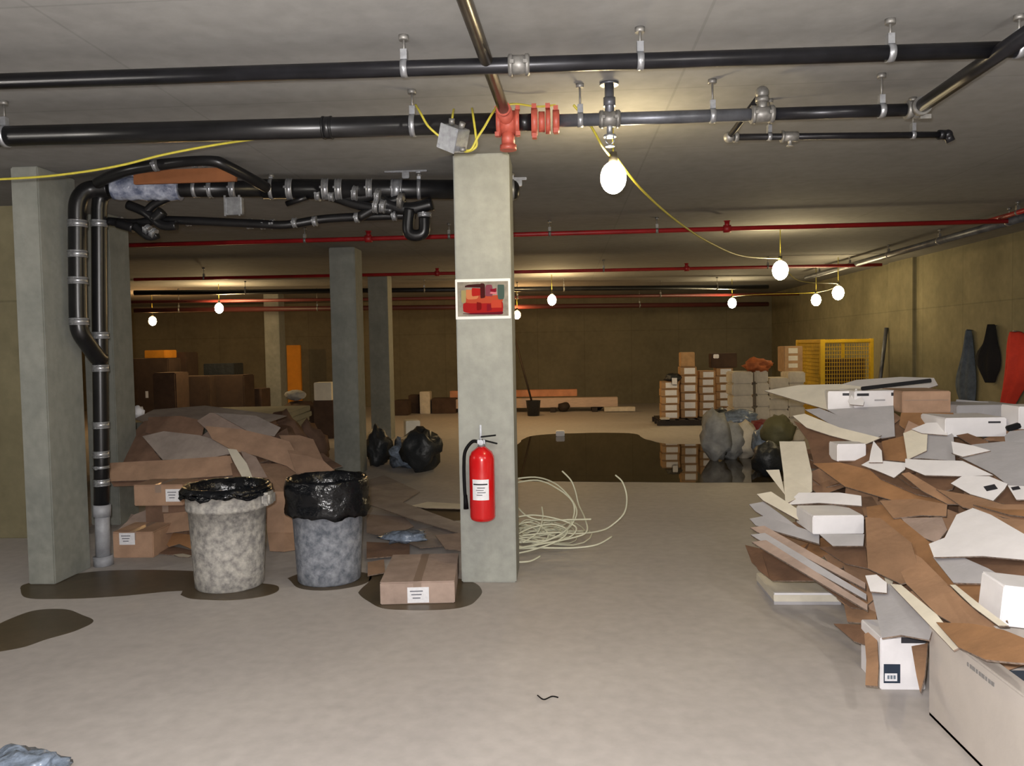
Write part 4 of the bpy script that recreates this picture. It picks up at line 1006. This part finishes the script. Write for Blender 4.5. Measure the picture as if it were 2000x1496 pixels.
# printed white carton on the floor
a_, b_ = flr(1716, 1343), flr(1812, 1352)
Yc = (a_.y + b_.y) / 2
h = at(1760, 1245, Yc).z
t = thing('carton', (a_ + b_) / 2, 'white carton with a dark blue printed panel at the foot of the heap', 'carton')
w_ = b_.x - a_.x; cc = V(((a_.x + b_.x) / 2, Yc + .12, h / 2))
mb = MB(); mb.box(cc, (w_, .24, h), bev=.004); build('carton_body', mb, M_white, t)
fy = Yc - .0015
def pxbox(x0, y0, x1, y1, Y, mt, nm, par, th=.002):
    p_, q_ = at(x0, y0, Y), at(x1, y1, Y); mb = MB(); mb.box(((p_.x + q_.x) / 2, Y - th / 2, (p_.z + q_.z) / 2), (abs(q_.x - p_.x), th, abs(p_.z - q_.z))); return build(nm, mb, mt, par)
pxbox(1726, 1297, 1758, 1334, fy + .001, M_navy, 'printed_panel', t)
pxbox(1728, 1315, 1752, 1330, fy - .001, M_paper, 'panel_window', t)
for k in range(3): pxbox(1733 + k * 6, 1319, 1737 + k * 6, 1326, fy - .003, mat('grey_print', (110, 122, 136), .6), 'print_block', t)
mb = MB(); p_, q_ = at(1760, 1245, Yc), at(1808, 1256, Yc); mb.box(((p_.x + q_.x) / 2, Yc - .001, (p_.z + q_.z) / 2), (q_.x - p_.x, .003, p_.z - q_.z)); build('slot', mb, M_print, t)
P('pointed brown splinter of cardboard against the printed white carton', [(1780, 1262), (1812, 1256), (1806, 1320), (1797, 1352), (1790, 1320)], KK, -.12)

# large white crate in the foreground, left side running away from the viewer
X0 = flr(1815, 1398).x; y1_ = flr(1815, 1398).y; y0_ = 2.15
zt1 = at(1826, 1222, y1_).z
t = thing('large_carton', (X0 + .4, (y0_ + y1_) / 2, 0), 'large open pale carton in the lower right corner of the photo', 'carton')
W_ = .95
mb = MB()
mb.box((X0 + .004, (y0_ + y1_) / 2, zt1 / 2), (.008, y1_ - y0_, zt1), bev=.002); build('side_panel', mb, M_pale, t)
for yy in (y0_, y1_):
    mb = MB(); mb.box((X0 + W_ / 2, yy, zt1 / 2), (W_, .008, zt1), bev=.002); build('end_panel', mb, M_pale, t)
mb = MB(); mb.box((X0 + W_, (y0_ + y1_) / 2, zt1 / 2), (.008, y1_ - y0_, zt1), bev=.002); build('side_panel', mb, M_pale, t)
mb = MB(); mb.box((X0 + W_ / 2, (y0_ + y1_) / 2, .01), (W_, y1_ - y0_, .012)); build('bottom_panel', mb, M_kraft, t)
mb = MB(); mb.box((X0 + .03, (y0_ + y1_) / 2 - .02, zt1 + .006), (.07, (y1_ - y0_) * .97, .008), Ry(.10), .002); build('top_flap', mb, M_pale, t)
mb = MB(); mb.box((X0 + .07 + .36, (y0_ + y1_) / 2 - .2, zt1 - .04), (.68, (y1_ - y0_) * .72, .012)); o = build('inner_tray', mb, M_navy, t); o['label'] = 'dark navy inner lining'
mb = MB()
for k in range(9):
    yy = y1_ - .32 - k * .022; mb.box((X0 - .001, yy, zt1 - .035), (.002, .012 + .004 * (k % 3), .014))
build('printed_line', mb, mat('pale_print', (132, 130, 128), .6), t)
# ------------------------------------------------------------------ coil of pale tubing by the centre pillar
cc = flr(1030, 1030)
t = thing('tubing_coil', cc, 'loose tangled coil of pale yellow tubing on the floor right of the centre pillar', 'tubing')
loops = [
    [(1225, 1000, 6.3), (1224, 960, 6.4), (1212, 938, 6.5), (1202, 928, 6.5)],
    [(1100, 920, 6.7), (1118, 940, 6.6), (1126, 965, 6.5), (1132, 990, 6.4), (1142, 1012, 6.2)],
]
paths = [
    [(1202, 928, 6.6), (1216, 942, 6.55), (1224, 970, 6.5), (1220, 1000, 6.4), (1200, 1022, 6.35), (1175, 1036, 6.3), (1130, 1042, 6.2), (1080, 1040, 6.15), (1020, 1046, 6.1)],
    [(1098, 920, 6.7), (1115, 938, 6.65), (1124, 960, 6.6), (1130, 985, 6.5), (1142, 1012, 6.3), (1146, 1038, 6.15), (1120, 1050, 6.1), (1060, 1062, 6.0), (1010, 1070, 5.95)],
    [(1000, 936, 6.7), (1045, 932, 6.7), (1080, 942, 6.6), (1105, 962, 6.5), (1122, 985, 6.4), (1126, 1005, 6.3), (1112, 1030, 6.2), (1085, 1050, 6.1), (1040, 1058, 6.1), (1000, 1060, 6.1)],
    [(1000, 944, 6.65), (1050, 938, 6.6), (1090, 955, 6.5), (1118, 980, 6.4), (1120, 1010, 6.3), (1100, 1040, 6.1), (1050, 1062, 6.0), (1005, 1072, 5.9)],
    [(1012, 992, 6.4), (1030, 1008, 6.3), (1060, 1016, 6.3), (1110, 1015, 6.25), (1155, 1014, 6.2)],
    [(1000, 1012, 6.3), (1040, 1006, 6.3), (1090, 1014, 6.25), (1125, 1030, 6.2), (1110, 1050, 6.1), (1060, 1060, 6.05), (1005, 1050, 6.1)],
    [(1000, 1072, 5.95), (1060, 1070, 6.0), (1120, 1070, 6.0), (1165, 1064, 6.0), (1195, 1048, 6.1)],
    [(1005, 1098, 5.7), (1035, 1096, 5.72), (1055, 1086, 5.8)],
    [(1000, 1030, 6.2), (1030, 1020, 6.3), (1060, 1030, 6.2), (1070, 1050, 6.1), (1040, 1068, 6.0), (1005, 1066, 6.0)],
    [(1008, 1045, 6.1), (1040, 1030, 6.2), (1080, 1024, 6.2), (1108, 1036, 6.15), (1090, 1056, 6.05), (1040, 1074, 5.95), (1002, 1082, 5.9)],
    [(1058, 990, 6.4), (1060, 1010, 6.3), (1050, 1040, 6.15), (1020, 1060, 6.05)],
]
for pth in paths:
    pts = []
    for x, y, Y in pth:
        p = at(x, y, Y)
        if p.z < .012: p = flr(x, y, .012)
        if p.z > .25: p.z = p.z
        pts.append(p)
    mb = MB(); mb.tube(smooth_path(pts, 6), .0065, 8); build('tube_loop', mb, M_coil, t)
rr = random.Random(5)
mb = MB()
for k in range(14):
    c_ = flr(rr.uniform(1005, 1070), rr.uniform(1035, 1062)); R_ = rr.uniform(.12, .32)
    el = [c_ + V((R_ * math.cos(a) * 1.2, R_ * math.sin(a) * .9, .03 + .02 * math.sin(a * 3 + k) + k * .004)) for a in [j * math.pi / 10 for j in range(21)]]
    mb.tube(el, .0055, 6, False)
build('inner_loops', mb, M_coil, t)

# plastic bag at the lower left corner and a bit of wire
mb = MB(); p = flr(40, 1530); mb.sphere(p + V((-.02, .0, .04)), .13, (1.3, 1, .5), 4, .45, 3)
tag(build('plastic_bag', mb, M_bagclear), 'crumpled bluish plastic bag at the lower left corner of the photo', 'bag')
mb = MB(); mb.tube(smooth_path([flr(1050, 1358, .006), flr(1062, 1366, .02), flr(1078, 1360, .006), flr(1090, 1362, .006)], 6), .003, 6); tag(build('wire_scrap', mb, M_blackrub), 'tiny dark scrap of wire on the open floor', 'wire')

# ------------------------------------------------------------------ things in the background, right side
def bx(xl, xr, yt, Y, dep, mt, name, label, cat, base=0.0, group=None, bev=.01, rot=0.0):
    a_, b_ = at(xl, 800, Y), at(xr, 800, Y); zt_ = at((xl + xr) / 2, yt, Y).z
    mb = MB(); mb.box(((a_.x + b_.x) / 2, Y + dep / 2, (zt_ + base) / 2), (b_.x - a_.x, dep, zt_ - base), Rz(rot), bev)
    return tag(build(name, mb, mt), label, cat, group)
proto = None
stacks = [((1293, 1327), 745, 15.6, 5, 'leftmost tall stack'), ((1331, 1363), 716, 15.75, 6, 'second tall stack from the left'), ((1367, 1398), 724, 15.95, 6, 'third tall stack from the left'), ((1400, 1432), 718, 16.3, 6, 'fourth tall stack')]
order = ['bottom', 'second', 'third', 'fourth', 'fifth', 'sixth', 'seventh']
pallet = MB(); a_, b_ = at(1284, 830, 15.5), at(1440, 830, 15.5)
for k in range(3): pallet.box(((a_.x + b_.x) / 2, 15.5 + k * .42 + .05, .05), (b_.x - a_.x, .09, .09))
for k in range(8): pallet.box((a_.x + (b_.x - a_.x) * (k + .5) / 8, 15.95, .105), (.11, 1.0, .02))
tag(build('wooden_pallet', pallet, M_woodpole), 'low dark pallet under the tan carton stacks', 'pallet')
for (xl, xr), yt, Y, n, nm in stacks:
    a_, b_ = at(xl, 800, Y), at(xr, 800, Y); zt_ = at((xl + xr) / 2, yt, Y).z; h = (zt_ - .12) / n; w = b_.x - a_.x
    for k in range(n):
        c = V(((a_.x + b_.x) / 2 + rng.uniform(-.01, .01), Y + .2, .118 + k * h))
        t = thing('tan_carton', c, 'tan labelled carton, %s from the bottom, %s behind the puddle' % (order[k], nm), 'carton', 'tan cartons stacked behind the puddle')
        mb = MB(); mb.box(c + V((0, 0, h / 2)), (w, .34, h * .97), bev=.006); build('carton_body', mb, M_boxtan, t)
        mb = MB(); mb.box(c + V((w * .06, -.173, h * .5)), (w * .66, .004, h * .7)); build('white_label', mb, M_paper, t)
        mb = MB(); mb.box(c + V((w * .0, -.172, h * .93)), (w * .98, .003, h * .05)); build('lid_line', mb, M_kraftd, t)
mb = MB(); mb.sphere(at(1314, 738, 15.8), .16, (1, .8, .55), 3, .4, 3); tag(build('dark_bag', mb, M_bagdark), 'small dark bag on the leftmost carton stack', 'bag')
bx(1312, 1324, 737, 15.6, .02, M_paper, 'white_card', 'small white card on the dark bag of the leftmost stack', 'card', at(1318, 752, 15.6).z)
bx(1331, 1358, 688, 15.8, .3, M_boxtan, 'carton', 'dull brown carton on top of the second carton stack', 'carton', at(1345, 716, 15.8).z)
bx(1390, 1440, 690, 16.3, .3, M_brownbox, 'carton', 'dark brown carton on top of the fourth carton stack', 'carton', at(1410, 718, 16.3).z)
bx(1394, 1405, 692, 16.25, .02, M_paper, 'paper_tag', 'white paper tag on the dark brown top carton', 'tag', at(1400, 700, 16.25).z)
bx(1290, 1308, 816, 15.45, .15, M_bagw, 'small_block', 'small pale block at the foot of the leftmost stack', 'block', 0.12)
# paper bags stacked on a pallet: rows
bags = [(1432, 1472, 726), (1476, 1502, 724), (1502, 1540, 738), (1540, 1572, 726)]
for ci, (xl, xr, yt) in enumerate(bags):
    Y = 12.6 + ci * .1; a_, b_ = at(xl, 800, Y), at(xr, 800, Y); zt_ = at((xl + xr) / 2, yt, Y).z; n = 6; h = zt_ / n
    for k in range(n):
        mb = MB(); c = V(((a_.x + b_.x) / 2 + rng.uniform(-.015, .015), Y + .25, h * (k + .5)))
        mb.box(c, ((b_.x - a_.x) * rng.uniform(.97, 1.05), .5, h * .98), Rz(rng.uniform(-.03, .03)), h * .1)
        tag(build('cement_sack', mb, M_bagw), 'grey-white paper sack, %s from the floor in the %s column left of the yellow cage' % (order[k], ['leftmost', 'second', 'third', 'rightmost'][ci]), 'sack', 'paper sacks stacked left of the yellow cage')
mb = MB(); mb.sphere(at(1480, 714, 12.8), .18, (1.1, .8, .6), 3, .5, 9); tag(build('orange_bag', mb, mat('rusty_orange_bag', (168, 92, 48), .8, var=.3, scale=9)), 'rusty orange bag on top of the paper sacks', 'bag')
t = bx(1532, 1568, 676, 13.2, .4, M_boxtan, 'carton', 'brown carton with white labels on the sacks left of the yellow cage', 'carton', at(1550, 726, 13.2).z)
for k in range(3):
    pxbox(1540, 680 + k * 15, 1558, 690 + k * 14, 13.2, M_cream, 'white_label', t)
# rubble sacks in front
for i, (x, y, Y, s, mt_, lb_) in enumerate(((1398, 852, 10.9, (.20, .2, .34), M_woven, 'white woven sack nearest the puddle, at its right end'),
        (1428, 862, 11.0, (.17, .18, .25), M_woven, 'short white sack right of the puddle sack'),
        (1456, 866, 11.1, (.18, .2, .25), M_bagw, 'beige sack third from the puddle'),
        (1440, 822, 11.9, (.3, .25, .16), M_bagclear, 'bluish plastic bundle behind the woven sacks'),
        (1408, 818, 12.2, (.17, .2, .15), M_bagdark, 'dark bag squeezed behind the puddle sack'),
        (1492, 866, 10.6, (.16, .2, .22), M_bagclear, 'greenish grey plastic bag beside the heap'),
        (1486, 836, 11.2, (.16, .18, .12), mat('dark_red_bag', (120, 40, 38), .6), 'dark red bag between sacks and heap'),
        (1500, 905, 9.6, (.18, .2, .2), M_bagdark, 'dark bag on the puddle edge against the heap'),
        (1520, 842, 10.2, (.2, .2, .2), mat('olive_bag', (96, 92, 62), .7, bump=.5, bscale=12), 'olive bag behind the heap tip'))):
    p = at(x, y, Y); mb = MB(); z = max(s[2] * .93, p.z)
    mb.sphere(V((p.x, p.y, z)), 1, s, 3, .3, i + 20)
    tag(build('rubble_sack', mb, mt_), lb_, 'sack')
    if z > s[2] * 1.2:
        mb = MB(); mb.sphere(V((p.x, p.y, (z - s[2] * .8) / 2)), 1, (s[0] * .9, s[1], (z - s[2] * .8) / 2), 3, .15, i + 40)
        tag(build('rubble_sack', mb, M_bagw), 'grey sack underneath: ' + lb_, 'sack')
# yellow cage
Yc = 13.0
a_, b_ = at(1606, 700, Yc), at(1702, 700, Yc); zt_ = at(1650, 662, Yc).z
t = thing('yellow_cage', ((a_.x + b_.x) / 2, Yc, 0), 'yellow steel mesh cage against the right wall behind the heap', 'cage')
wc, dc = b_.x - a_.x, 1.3; r = .03
x_l = a_.x
for (x_, y_) in ((x_l, Yc), (b_.x, Yc), (x_l, Yc + dc), (b_.x, Yc + dc)):
    mb = MB(); mb.box((x_, y_, zt_ / 2), (.07 if x_ == x_l else .05, .06, zt_), bev=.004); build('corner_post', mb, M_cage, t)
for z in (zt_ - .03, .1):
    for y_ in (Yc, Yc + dc):
        mb = MB(); mb.box(((x_l + b_.x) / 2, y_, z), (wc, .045, .05), bev=.004); build('rail', mb, M_cage, t)
    for x_ in (x_l, b_.x):
        mb = MB(); mb.box((x_, Yc + dc / 2, z), (.045, dc, .05), bev=.004); build('rail', mb, M_cage, t)
mb = MB(); n = 20
for k in range(1, n): mb.box((x_l + wc * k / n, Yc, zt_ / 2), (.006, .006, zt_))
for k in range(1, 26): mb.box(((x_l + b_.x) / 2, Yc, zt_ * k / 26), (wc, .006, .008))
build('front_mesh', mb, M_cage, t)
mb = MB()
for k in range(1, 26): mb.box((x_l, Yc + dc / 2, zt_ * k / 26), (.006, dc, .008))
for k in range(1, 24): mb.box((x_l, Yc + dc * k / 24, zt_ / 2), (.006, .03, zt_))
build('side_mesh', mb, M_cage, t)
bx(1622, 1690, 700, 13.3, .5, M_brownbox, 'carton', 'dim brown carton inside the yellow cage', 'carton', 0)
# pole against the wall next to the cage
p = onx(1731, 740, XR - .09)
mb = MB(); mb.tube([(p.x - .2, p.y, 0), (p.x, p.y, at(1731, 640, p.y).z)], .03, 10); tag(build('grey_pole', mb, M_greysteel), 'grey pole leaning on the right wall beside the yellow cage', 'pole')
# garments hanging on the right wall
def garment(pix, X, mt_, name, label, cat, th=.07):
    mb = MB(); n = len(pix); L = []
    for (xl, xr, y) in pix:
        a2, b2 = onx(xl, y, X), onx(xr, y, X); a2.z = b2.z = (a2.z + b2.z) / 2
        L.append((a2, b2))
    seg = 12; rings = []
    for i, (a2, b2) in enumerate(L):
        rg = []
        for k in range(seg + 1):
            u = k / seg; p_ = a2.lerp(b2, u); bulge = math.sin(math.pi * u) * th * (.5 + .5 * math.sin(math.pi * min(1, (i + .5) / n)))
            fold = .25 + .35 * math.sin(k * 1.9 + i * .5)
            rg.append(mb.bm.verts.new(V((X - .02 - bulge * (1 + fold), p_.y, p_.z))))
        rings.append(rg)
    for i in range(n - 1):
        for k in range(seg):
            f = mb.bm.faces.new([rings[i][k], rings[i][k + 1], rings[i + 1][k + 1], rings[i + 1][k]]); f.smooth = True
    o = build(name, mb, mt_); md = o.modifiers.new('cloth', 'SOLIDIFY'); md.thickness = .012
    md = o.modifiers.new('soft', 'SUBSURF'); md.levels = 1; md.render_levels = 1
    return tag(o, label, cat)
garment([(1897, 1901, 643), (1895, 1904, 665), (1889, 1907, 695), (1876, 1910, 725), (1868, 1912, 752), (1878, 1908, 782), (1892, 1906, 800)], XR, M_jean, 'hanging_jacket', 'blue-grey jacket hanging on the right wall left of the black bag', 'jacket')
garment([(1944, 1949, 632), (1943, 1951, 655), (1941, 1953, 672), (1922, 1957, 684), (1913, 1959, 704), (1924, 1957, 722), (1936, 1950, 735), (1939, 1948, 748)], XR, M_blackcloth, 'hanging_bag', 'black bag hanging on the right wall', 'bag', .12)
for x_, y_ in ((1899, 645), (1946, 636), (1992, 648)):
    p = onx(x_, y_, XR); mb = MB(); mb.tube([p, p + V((-.08, 0, .01))], .008, 8); tag(build('wall_nail', mb, M_fitting), 'nail in the right wall above the %s' % {1899: 'blue-grey jacket', 1946: 'black bag', 1992: 'orange-red vest'}[x_], 'nail')
garment([(1990, 2002, 646), (1984, 2016, 668), (1982, 2026, 700), (1979, 2022, 735), (1974, 2000, 765), (1970, 1982, 800)], XR, M_redcloth, 'hanging_vest', 'orange-red vest hanging on the right wall at the photo edge', 'vest', .14)

# ------------------------------------------------------------------ background, centre and left
def plank(xl, xr, yc, Y, th_, h_, mt_, label, dep=.25, base=None):
    a_, b_ = at(xl, yc, Y), at(xr, yc, Y); z = max(a_.z, h_ / 2)
    mb = MB(); mb.box(((a_.x + b_.x) / 2, Y, z), (b_.x - a_.x, dep, h_), bev=.006); return tag(build('lumber_board', mb, mt_), label, 'board')
plank(880, 1127, 770, 19.4, .1, .16, M_boardp, 'upper orange-pink board of the pile before the back wall')
plank(860, 1206, 789, 19.2, .1, .22, M_board, 'long pale board under the orange-pink one')
plank(1180, 1240, 799, 18.9, .1, .1, M_bagw, 'short dull board right of the long pale board')
mb = MB()
for k in range(3): mb.box((at(1000 + k * 80, 790, 19.4).x, 19.4, .04), (.12, 1.0, .10))
tag(build('timber_bearer', mb, M_woodpole), 'dark bearers carrying the long pale boards', 'timber')
p = flr(1042, 812); mb = MB(); mb.lathe((p.x, p.y, 0), [(0, 0), (.13, 0), (.16, .33), (.17, .34), (.15, .34), (.12, .02), (0, .02)], 20); pb = build('black_bucket', mb, M_bagdark); tag(pb, 'dark bucket on the floor right of the centre pillar', 'bucket')
mb = MB(); mb.tube([V((p.x + .02, p.y, .1)), at(1004, 655, p.y + .1)], .022, 8); tag(build('mop_handle', mb, M_woodpole), 'long dark handle leaning up from the bucket', 'handle')
bx(1085, 1102, 842, 13.9, .16, M_paper, 'white_block', 'small white block standing in the puddle edge', 'block', 0)
for i, (x, y, lb_) in enumerate(((1102, 796, 'left of the two small dark lumps before the pale boards'), (1168, 793, 'right of the two small dark lumps before the pale boards'))):
    mb = MB(); p = flr(x, y + 8); mb.sphere(p + V((0, 0, .12)), .15, (1, 1, .8), 2, .5, i); tag(build('debris_lump', mb, M_woodpole), lb_, 'debris')
# dark bin bags near middle pillars
for i, (x, yb, Y, s, mt_, lb_) in enumerate(((738, 890, 10.7, (.16, .18, .26), M_bagdark, 'dark bag standing right of the nearer middle pillar'),
        (822, 898, 10.2, (.25, .25, .28), M_bagdark, 'dark slumped bin bag in the middle of the floor'),
        (795, 898, 10.5, (.22, .2, .2), M_bagclear, 'grey plastic bundle left of the slumped bin bag'),
        (735, 850, 11.3, (.14, .14, .2), M_woven, 'small pale bag behind the standing dark bag'))):
    p = at(x, 850, Y); mb = MB(); mb.sphere(V((p.x, Y, s[2] * .9)), 1, s, 3, .45, i + 60); tag(build('bin_bag', mb, mt_), lb_, 'bag')
bx(786, 814, 822, 11.0, .28, M_cream, 'carton', 'small cream carton standing behind the slumped bin bag', 'carton', .0, rot=.3)
bx(820, 840, 765, 19.0, .3, M_bagw, 'pale_post_box', 'small pale box before the back wall left of the centre pillar', 'box', 0)
for i, (xl, xr, yt, Y, lb_) in enumerate(((798, 818, 772, 19.2, 'brown box left of the small pale box by the back wall'), (843, 890, 778, 19.0, 'low brown box between the pale box and the centre pillar'), (770, 797, 782, 18.6, 'low brown box beside the second middle pillar'))):
    bx(xl, xr, yt, Y, .4, M_brownbox, 'carton', lb_, 'carton', 0)
bx(563, 590, 674, 20.6, .08, M_plywood, 'plywood_board', 'upright orange plywood board lit by a lamp at the back wall', 'board', 0)
bx(614, 648, 747, 14.0, .3, M_cream, 'white_carton', 'pale carton left of the nearer middle pillar', 'carton', at(630, 782, 14).z)
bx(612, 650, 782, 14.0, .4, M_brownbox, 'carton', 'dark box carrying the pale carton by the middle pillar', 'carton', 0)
mb = MB(); p = at(577, 772, 14.5); mb.sphere(p, .17, (1.1, .8, .55), 3, .3, 8); tag(build('white_sack', mb, M_woven), 'small white sack on brown rubble below the orange board', 'sack')
mb = MB(); mb.sphere(V((p.x + .1, p.y, (p.z - .1) / 2)), 1, (.4, .35, (p.z - .1) / 2), 3, .2, 12); tag(build('bin_bag', mb, M_brownbox), 'brown bag under the small white sack', 'bag')
# long low stack of grey boards behind the mound
for k in range(7):
    a_, b_ = at(285 - k * 4, 800, 10.4), at(640 - k * 10, 800, 13.4)
    mb = MB(); zt_ = .10 + k * .085
    mb.box(((at(275, 800, 11.5).x + at(560, 800, 11.5).x) / 2 + rng.uniform(-.05, .05), 11.6, zt_), (2.2, 2.6, .08), Rz(.12 + rng.uniform(-.05, .05)), .008)
    tag(build('board_stack_layer', mb, M_drywall), 'grey board, %s from the floor of the low stack behind the cardboard mound' % order[k], 'board', 'grey boards stacked behind the mound')
for i, (x, y, Y, s) in enumerate(((520, 822, 9.6, .32), (560, 812, 10.0, .3), (600, 832, 10.2, .26), (540, 838, 9.4, .3))):
    mb = MB(); p = at(x, y, Y); zz = max(.15, p.z - .1)
    mb.sphere(V((p.x, Y, zz / 2 + .03)), 1, (s, s, zz / 2 + .08), 3, .45, i + 30); tag(build('rubble_heap', mb, M_kraftd), ['brown crushed bundle left of', 'brown crushed bundle farthest behind', 'small brown bundle nearest to', 'low brown bundle in front of'][i] + ' the grey board stack end', 'rubble')
# dark crates at far left
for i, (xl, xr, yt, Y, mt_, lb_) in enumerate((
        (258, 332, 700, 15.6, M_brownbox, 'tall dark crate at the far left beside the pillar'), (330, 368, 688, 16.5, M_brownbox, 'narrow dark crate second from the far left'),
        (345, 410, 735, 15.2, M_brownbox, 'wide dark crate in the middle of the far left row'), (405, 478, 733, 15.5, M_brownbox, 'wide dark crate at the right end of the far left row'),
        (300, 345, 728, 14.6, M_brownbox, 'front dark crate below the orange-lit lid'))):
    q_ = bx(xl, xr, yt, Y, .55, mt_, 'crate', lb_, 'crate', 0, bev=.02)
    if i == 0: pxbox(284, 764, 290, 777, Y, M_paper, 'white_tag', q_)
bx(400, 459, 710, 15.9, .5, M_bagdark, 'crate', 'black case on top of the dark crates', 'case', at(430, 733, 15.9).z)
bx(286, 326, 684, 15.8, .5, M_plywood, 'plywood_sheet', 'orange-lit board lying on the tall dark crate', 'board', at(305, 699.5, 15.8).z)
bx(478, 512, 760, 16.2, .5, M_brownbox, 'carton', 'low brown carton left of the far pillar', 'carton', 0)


# sheets buried so deep that nothing of them shows, even from a step aside, are left out
bpy.context.view_layer.update()
dg = bpy.context.evaluated_depsgraph_get(); seen = set()
for dx in (-1.0, 0.0, 1.0):
    o_ = EYE + V((dx, 0, 0))
    for (xa, ya, xb, yb) in ((180, 780, 760, 1150), (1420, 720, 2040, 1420)):
        for yy in range(ya, yb, 5):
            for xx in range(xa, xb, 5):
                tgt = at(xx, yy, 6.0 if xa < 500 else DR(xx, yy))
                ok, loc_, nn, ii, ob, mm_ = scene.ray_cast(dg, o_, (tgt - o_).normalized())
                if ok: seen.add(ob.name)
for o in FILL:
    if o.name not in seen: bpy.data.objects.remove(o)
